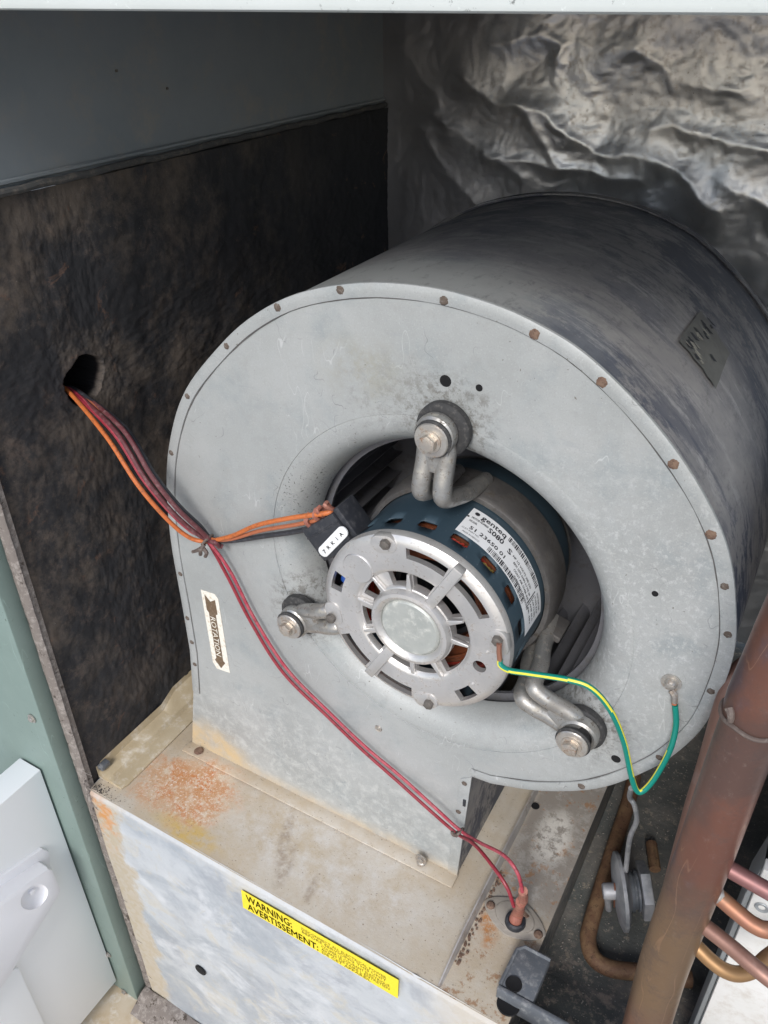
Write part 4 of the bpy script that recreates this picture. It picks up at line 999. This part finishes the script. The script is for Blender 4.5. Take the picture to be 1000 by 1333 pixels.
def tie(c, n, r, label, tail):
    t = empty('cable_tie', c, label, 'cable tie', 'cable ties on the wiring')
    n = Vector(n).normalized(); a = n.orthogonal().normalized(); b = n.cross(a)
    MB().tube([c + a * r * math.cos(R(k)) + b * r * math.sin(R(k)) for k in range(0, 361, 24)], .0012, 6, sub=2).build('loop', M['tie'], t)
    mb = MB()
    for tl in tail: mb.tube([c + Vector(p) for p in tl], .0016, 6, sub=4)
    mb.build('tail', M['tie'], t); return t
tie(TIE, (.8, 0, -.6), .0055, 'brown tie knotted round the wire bundle at the left edge of the housing', [((.001, -.005, -.001), (-.001, -.008, -.006), (-.003, -.007, -.011)), ((-.001, -.006, -.004), (-.006, -.007, -.008), (-.012, -.006, -.012)), ((0, -.006, -.004), (.004, -.007, -.007), (.001, -.006, -.012))])
tie(TIE2, (.8, -.2, -.6), .0040, 'small grey tie pinching the two red wires near the outlet corner', [((.0, -.004, .0), (-.003, -.006, .002), (-.004, -.005, .004))])
# boot at the end of the red wires
bt = empty('wire_boot', GB, 'terracotta rubber boot with red wires going into the oval plate', 'wire boot')
B1 = P(681, 1160, -.050); B0 = Vector((GB.x, GB.y, Z0 + .002)); B0b = Vector((GB.x + .001, GB.y + .002, Z0 + .018))
MB().tube([B0, B0 + Vector((0, 0, .006)), B0b, (B0b + B1) / 2], lambda t: .0062 - .0022 * t, 12, sub=5).build('boot_body', M['terracotta'], bt)
MB().tube([(B0b + B1) / 2 - Vector((0, 0, .004)), (B0b + B1) / 2 + Vector((0.002, 0, .004)), B1], .0036, 10, sub=4).build('boot_neck', M['terracotta'], bt)
mb = MB(); 
for k in range(3): mb.tube([B0b + Vector((.001 * k, 0, -.001 + k * .002)), B0b + Vector((.004, -.002, .001 + k * .003)), B0b + Vector((.008, .002 * k, -.003 - k * .002))], .0008, 5, sub=3)
mb.build('boot_whisker', M['rust'], bt)

# ground wire with ring terminals
gw = empty('ground_wire', P(878, 905, -.004), 'green and yellow striped ground wire from the motor cover to the housing', 'ground wire')
GP = [P(651, 858, -.0400), P(652, 866, -.0415), P(664, 873, -.043), P(690, 877, -.044), P(740, 885, -.044), P(770, 896, -.042), P(795, 925, -.036), P(812, 965, -.030), P(822, 1010, -.026), P(829, 1029, -.024), P(838, 1029, -.022), P(853, 1012, -.018), P(872, 977, -.012), P(880, 945, -.006), P(879, 918, -.0035)]
MB().tube(GP, .0019, 16, sub=10, stripe=.05).build('jacket', [M['wgreen'], M['wyellow']], gw)
tc = P(874, 889, -.001)
b = MB().lathe([(.0030, -.0014), (.0062, -.0014), (.0062, -.0004), (.0030, -.0004)], 28, closed=True, M=T(tc.x, 0, tc.z))
b.tube([tc + Vector((.001, -.0008, -.005)), P(878, 905, -.0025), P(878, 914, -.0030)], .0022, 8, sub=3); b.build('ring_terminal', M['washer'], gw)
b = MB().lathe([(0, -.0052), (.0024, -.0048), (.0036, -.0034), (.0040, -.0014)], 20, M=T(tc.x, 0, tc.z)); b.box((-.0032, -.0054, -.0005), (.0032, -.0045, .0005), M=T(tc.x, 0, tc.z) @ rotY(20)); b.build('terminal_screw', M['washer'], gw)
MB().tube([P(878, 912, -.0030), P(878, 917, -.0035)], .0017, 8, sub=1).build('bare_copper', M['orange2'], gw)
b = MB().tube([P(650, 838, -.0395), P(650, 850, -.0400), P(651, 860, -.0405)], .0018, 8, sub=3); b.build('crimp', M['tube2'], gw)

# ================================================================== PIPES AT THE RIGHT
hd = empty('suction_header', (.2062, -.085, -.37), 'thick vertical copper header pipe at the right edge with a brazed collar', 'copper pipe')
def atd(px, py, d): return CAM + ((px - 500) / F_PX * CR - (py - 666.5) / F_PX * CU + _f) * d
LOW = [(800, 1480, .62), (848, 1312, .535), (869, 1242, .500), (920, 1104, .445), (957, 1000, .417), (984, 928, .398)]
UPP = [(980, 938, .400), (1016, 860, .382), (1048, 790, .366), (1130, 620, .335), (1300, 300, .28)]
MB().tube([atd(*p) for p in LOW], .0146, 40, sub=4).build('lower_pipe', M['copper'], hd)
MB().tube([atd(*p) for p in UPP], lambda t: .0150 + .0012 * min(1, t * 12), 40, sub=6).build('upper_pipe', M['copper'], hd)
rc = atd(982, 934, .399); ax_ = (atd(*LOW[3]) - atd(*LOW[5])).normalized(); a_ = ax_.orthogonal().normalized(); b_ = ax_.cross(a_)
ring = [rc + a_ * .0156 * math.cos(R(k)) + b_ * .0156 * math.sin(R(k)) + ax_ * .0006 * math.sin(R(k * 5)) for k in range(0, 361, 15)]
MB().tube(ring, .0012, 8, sub=2).tube([atd(950, 922, .392), atd(952, 930, .391), atd(951, 940, .392)], lambda t: .0026 - .0012 * t, 8, sub=3).build('braze_collar', M['tie'], hd)
h2 = MB().tube([atd(850, 1290, .60), atd(868, 1200, .57), atd(902, 1073, .53), atd(924, 1000, .51), atd(946, 925, .49), atd(960, 887, .485), atd(978, 868, .48), atd(1005, 866, .475), atd(1040, 880, .47)], .0080, 16, sub=8).build('hooked_pipe', M['tube3'])
tag(h2, 'slimmer brown copper pipe bending over behind the thick header pipe', 'copper pipe')
def feeder(mat, label, path, r=.0048):
    o = MB().tube([atd(*p) for p in path], r, 16, sub=7).build('feeder_tube', mat); tag(o, label, 'copper tube', 'feeder tubes branching from the header')
feeder(M['tube1'], 'purplish pink feeder tube, topmost of the four branching right', [(915, 1113, .452), (940, 1126, .450), (970, 1143, .445), (1000, 1160, .44), (1060, 1194, .43)], .0048)
feeder(M['tube2'], 'bright orange feeder tube with shiny solder, second from the top', [(905, 1150, .462), (930, 1163, .458), (959, 1187, .452), (981, 1204, .448), (1003, 1211, .446), (1045, 1206, .45)], .0047)
feeder(M['tube3'], 'rosy brown feeder tube, third from the top, crossing the lowest one', [(890, 1188, .478), (915, 1204, .470), (951, 1232, .460), (978, 1255, .452), (1000, 1273, .447), (1050, 1310, .44)], .0047)
feeder(M['tube4'], 'golden copper feeder tube, lowest of the four, curling back right', [(880, 1212, .495), (905, 1231, .490), (925, 1250, .487), (943, 1263, .485), (962, 1268, .485), (982, 1262, .487), (1000, 1246, .490), (1030, 1225, .494)], .0046)
sb = MB(); c = atd(930, 1163, .4575)
sb.lathe([(.0049, -.004), (.0057, -.001), (.0056, .002), (.0048, .004)], 18, M=T(*c) @ Matrix.Rotation(R(-65), 4, 'Z')); sb.build('solder_bead', M['washer'], hd)
# coil end plate
cp_ = empty('coil_end_plate', (.3, -.02, -.37), 'bright white metal coil end plate in the lower right corner', 'coil plate')
MB().box((.2450, -.022, -.42), (.60, -.012, -.105), ch=.0012).build('plate_face', M['coilplate'], cp_)
MB().prism([(.2412, -.42), (.2448, -.42), (.2448, -.105), (.2412, -.140)], -.018, .010, ch=.0008).build('plate_return', M['platecorner'], cp_)
MB().box((.270, .000, -.36), (.60, .50, .12)).build('coil_light_block', M['black'], cp_)  # coil behind the plate, raised out of view to block light from the right
MB().lathe([(.0022, 0), (.0040, -.0006), (.0046, 0)], 20, M=T(*at(992, 1182, 'y', -.0225))).build('tube_hole', M['platecorner'], cp_)
# corroded loop on the pan
lp = MB().tube([at(826, 1010, 'z', -.350), at(818, 1045, 'z', -.352), at(797, 1110, 'z', -.354), at(770, 1200, 'z', -.356), at(766, 1226, 'z', -.356), at(774, 1248, 'z', -.356), at(796, 1261, 'z', -.356), at(835, 1266, 'z', -.356), at(900, 1275, 'z', -.356)], .0072, 16, sub=8).build('bent_tube', M['rustpipe'])
tag(lp, 'corroded brown tube bent in a square loop on the dark base pan', 'pipe')
# expansion valve
vc = at(808, 1160, 'z', -.315)
ev = empty('expansion_valve', (vc.x, vc.y, -.36), 'grey round headed expansion valve standing inside the corroded tube loop', 'valve')
MV = T(*vc) @ Matrix.Rotation(R(27), 4, 'Z') @ Matrix.Rotation(R(-7), 4, 'Y') @ Matrix.Rotation(R(-90), 4, 'Z')      # lathe axis y -> +x
VR = .0330
MB().lathe([(0, -.0045), (VR * .5, -.0050), (VR * .86, -.0035), (VR, -.0015), (VR, .0015), (VR * .9, .0035), (VR * .55, .0060), (VR * .50, .0075), (0, .0075)], 56, M=MV).build('diaphragm_head', M['valve'], ev)
MB().lathe([(.0, .0075), (.0175, .0075), (.0175, .0100), (.0155, .0105), (.0155, .0125), (.0175, .0130), (.0175, .0150), (.0150, .0160), (0, .016)], 40, M=MV).build('neck', M['bracket'], ev)
MB().prism([(.0245 * math.cos(R(60 * k + 30)), .0245 * math.sin(R(60 * k + 30))) for k in range(6)], .016, .025, M=MV, ch=.0015).build('hex_body', M['valve'], ev)
MB().lathe([(0, -.0160), (.0062, -.0155), (.0072, -.0140), (.0072, -.0050), (0, -.0045)], 24, M=MV).tube([MV @ Vector((.0, -.011, -.004)), MV @ Vector((.001, -.011, -.014)), MV @ Vector((.001, -.010, -.026))], .0030, 10, sub=4).build('side_port', M['valve'], ev)
MB().box((-.0005, -.0062, -.020), (.0035, -.0050, .012), M=MV, ch=.0003).build('copper_patch', M['tube2'], ev)
MB().tube([vc + Vector((0, 0, VR - .003)), at(820, 1092, 'y', vc.y), at(829, 1068, 'y', vc.y), at(826, 1048, 'y', vc.y), at(820, 1038, 'y', vc.y), at(822, 1026, 'y', vc.y - .01)], .0022, 10, sub=8).build('capillary_tube', M['valve'], ev)
# slotted grey bracket in front of the pan
bk = empty('corner_bracket', (.115, -.05, Z0), 'blue grey folded bracket with round holes at the bottom of the deck', 'bracket')
bx0, bx1, by0, by1, bz = .1000, .1305, -.0735, -.0350, Z0 + .0120
bm_ = MB().prism([(bx0 + .003, by0), (bx1, by0), (bx1, by1), (bx0 + .008, by1), (bx0 + .003, by1 - .005)], 0, -.0120, M=T(0, 0, Z0) @ Matrix.Rotation(R(-90), 4, 'X') @ Matrix.Identity(4), ch=.0018)
bm_.build('pad', M['bracket'], bk)
MB().tube([(bx1, by1 - .001, bz), (bx0 + .009, by1 - .001, bz), (bx0 + .004, by1 - .006, bz), (bx0 + .003, by0, bz)], .0016, 8, sub=1).build('pad_edge', M['bracket'], bk)
hq = at(669, 1281, 'z', bz + .0005)
MB().lathe([(0, .0006), (.0050, .0006), (.0060, .0012), (.0066, 0)], 28, M=T(hq.x, hq.y, bz) @ Matrix.Rotation(R(90), 4, 'X')).build('round_hole', M['void'], bk)
MB().box((bx0 + .002, by0 - .0045, Z0 - .010), (.25, by0 - .0005, bz + .0012), ch=.001).build('front_bar', M['bracket'], bk)
hq = at(662, 1307, 'z', Z0 + .0015)
MB().lathe([(0, .0004), (.0075, .0004), (.0085, .0010), (.0092, 0)], 32, M=T(hq.x, hq.y, Z0 + .001) @ Matrix.Rotation(R(90), 4, 'X')).build('deck_hole', M['void'], bk)

# ================================================================== OPEN DOOR
door = empty('access_door', (-.39, -.27, -.68), 'white enamelled access door standing open at the lower left', 'door')
DX = -.367
MB().box((DX - .030, -.44, -.676), (DX, -.114, -.2805), ch=.0012).build('door_slab', M['door'], door)
def dprism(name, pts, x0, x1, mat, ch=.002, parent=door):
    """polygon in (y, z) extruded along x"""
    MM = Matrix(((0, 1, 0, 0), (1, 0, 0, 0), (0, 0, 1, 0), (0, 0, 0, 1)))
    return fixn(MB().prism(pts, x0, x1, M=MM, ch=ch).build(name, mat, parent))
hx = DX + .020
pp = lambda px, py, x=hx: (at(px, py, 'x', x).y, at(px, py, 'x', x).z)
fl = [pp(-60, 1178, DX), pp(52, 1103, DX), pp(61, 1106, DX), pp(63, 1130, DX), pp(70, 1150, DX), pp(-60, 1240, DX)]
dprism('handle_flange', fl, DX - .001, DX + .004, M['handle'], .0012)
bd = [pp(-60, 1215), pp(64, 1131), pp(70, 1132), pp(81, 1158), pp(78, 1166), pp(15, 1270), pp(-20, 1320), pp(-80, 1400)]
hb = dprism('handle', bd, DX, hx, M['handle'], .004)
dc = at(45, 1168, 'x', hx)
MM = T(hx, dc.y, dc.z) @ Matrix.Rotation(R(90), 4, 'Z') @ Matrix.Diagonal((.75, 1, 1.35, 1))
bm = bmesh.new(); bmesh.ops.create_uvsphere(bm, u_segments=40, v_segments=24, radius=1)
bm.transform(T(hx, dc.y, dc.z) @ Matrix.Rotation(R(28), 4, 'X') @ Matrix.Diagonal((.0065, .0125, .0190, 1)))
ce = bpy.data.meshes.new('c'); bm.to_mesh(ce); bm.free(); cut = link('c', ce)
bo = hb.modifiers.new('b', 'BOOLEAN'); bo.object = cut; bo.solver = 'EXACT'
bpy.context.view_layer.update(); me = bpy.data.meshes.new_from_object(hb.evaluated_get(bpy.context.evaluated_depsgraph_get()))
hb.modifiers.clear(); hb.data = me; bpy.data.objects.remove(cut); me.shade_smooth(); me.set_sharp_from_angle(angle=R(35))
MB().lathe([(0, -.0030), (.0028, -.0026), (.0034, -.0008), (.0034, .001)], 18, M=T(hx - .0058, dc.y + .002, dc.z + .003) @ Matrix.Rotation(R(90), 4, 'Z')).build('handle_screw', M['handle'], hb)
lg = [pp(-80, 1290, DX), pp(18, 1255, DX), pp(60, 1345, DX), pp(70, 1420, DX), pp(-80, 1420, DX)]
dprism('lower_brace', lg, DX - .001, DX + .008, M['door'], .002)
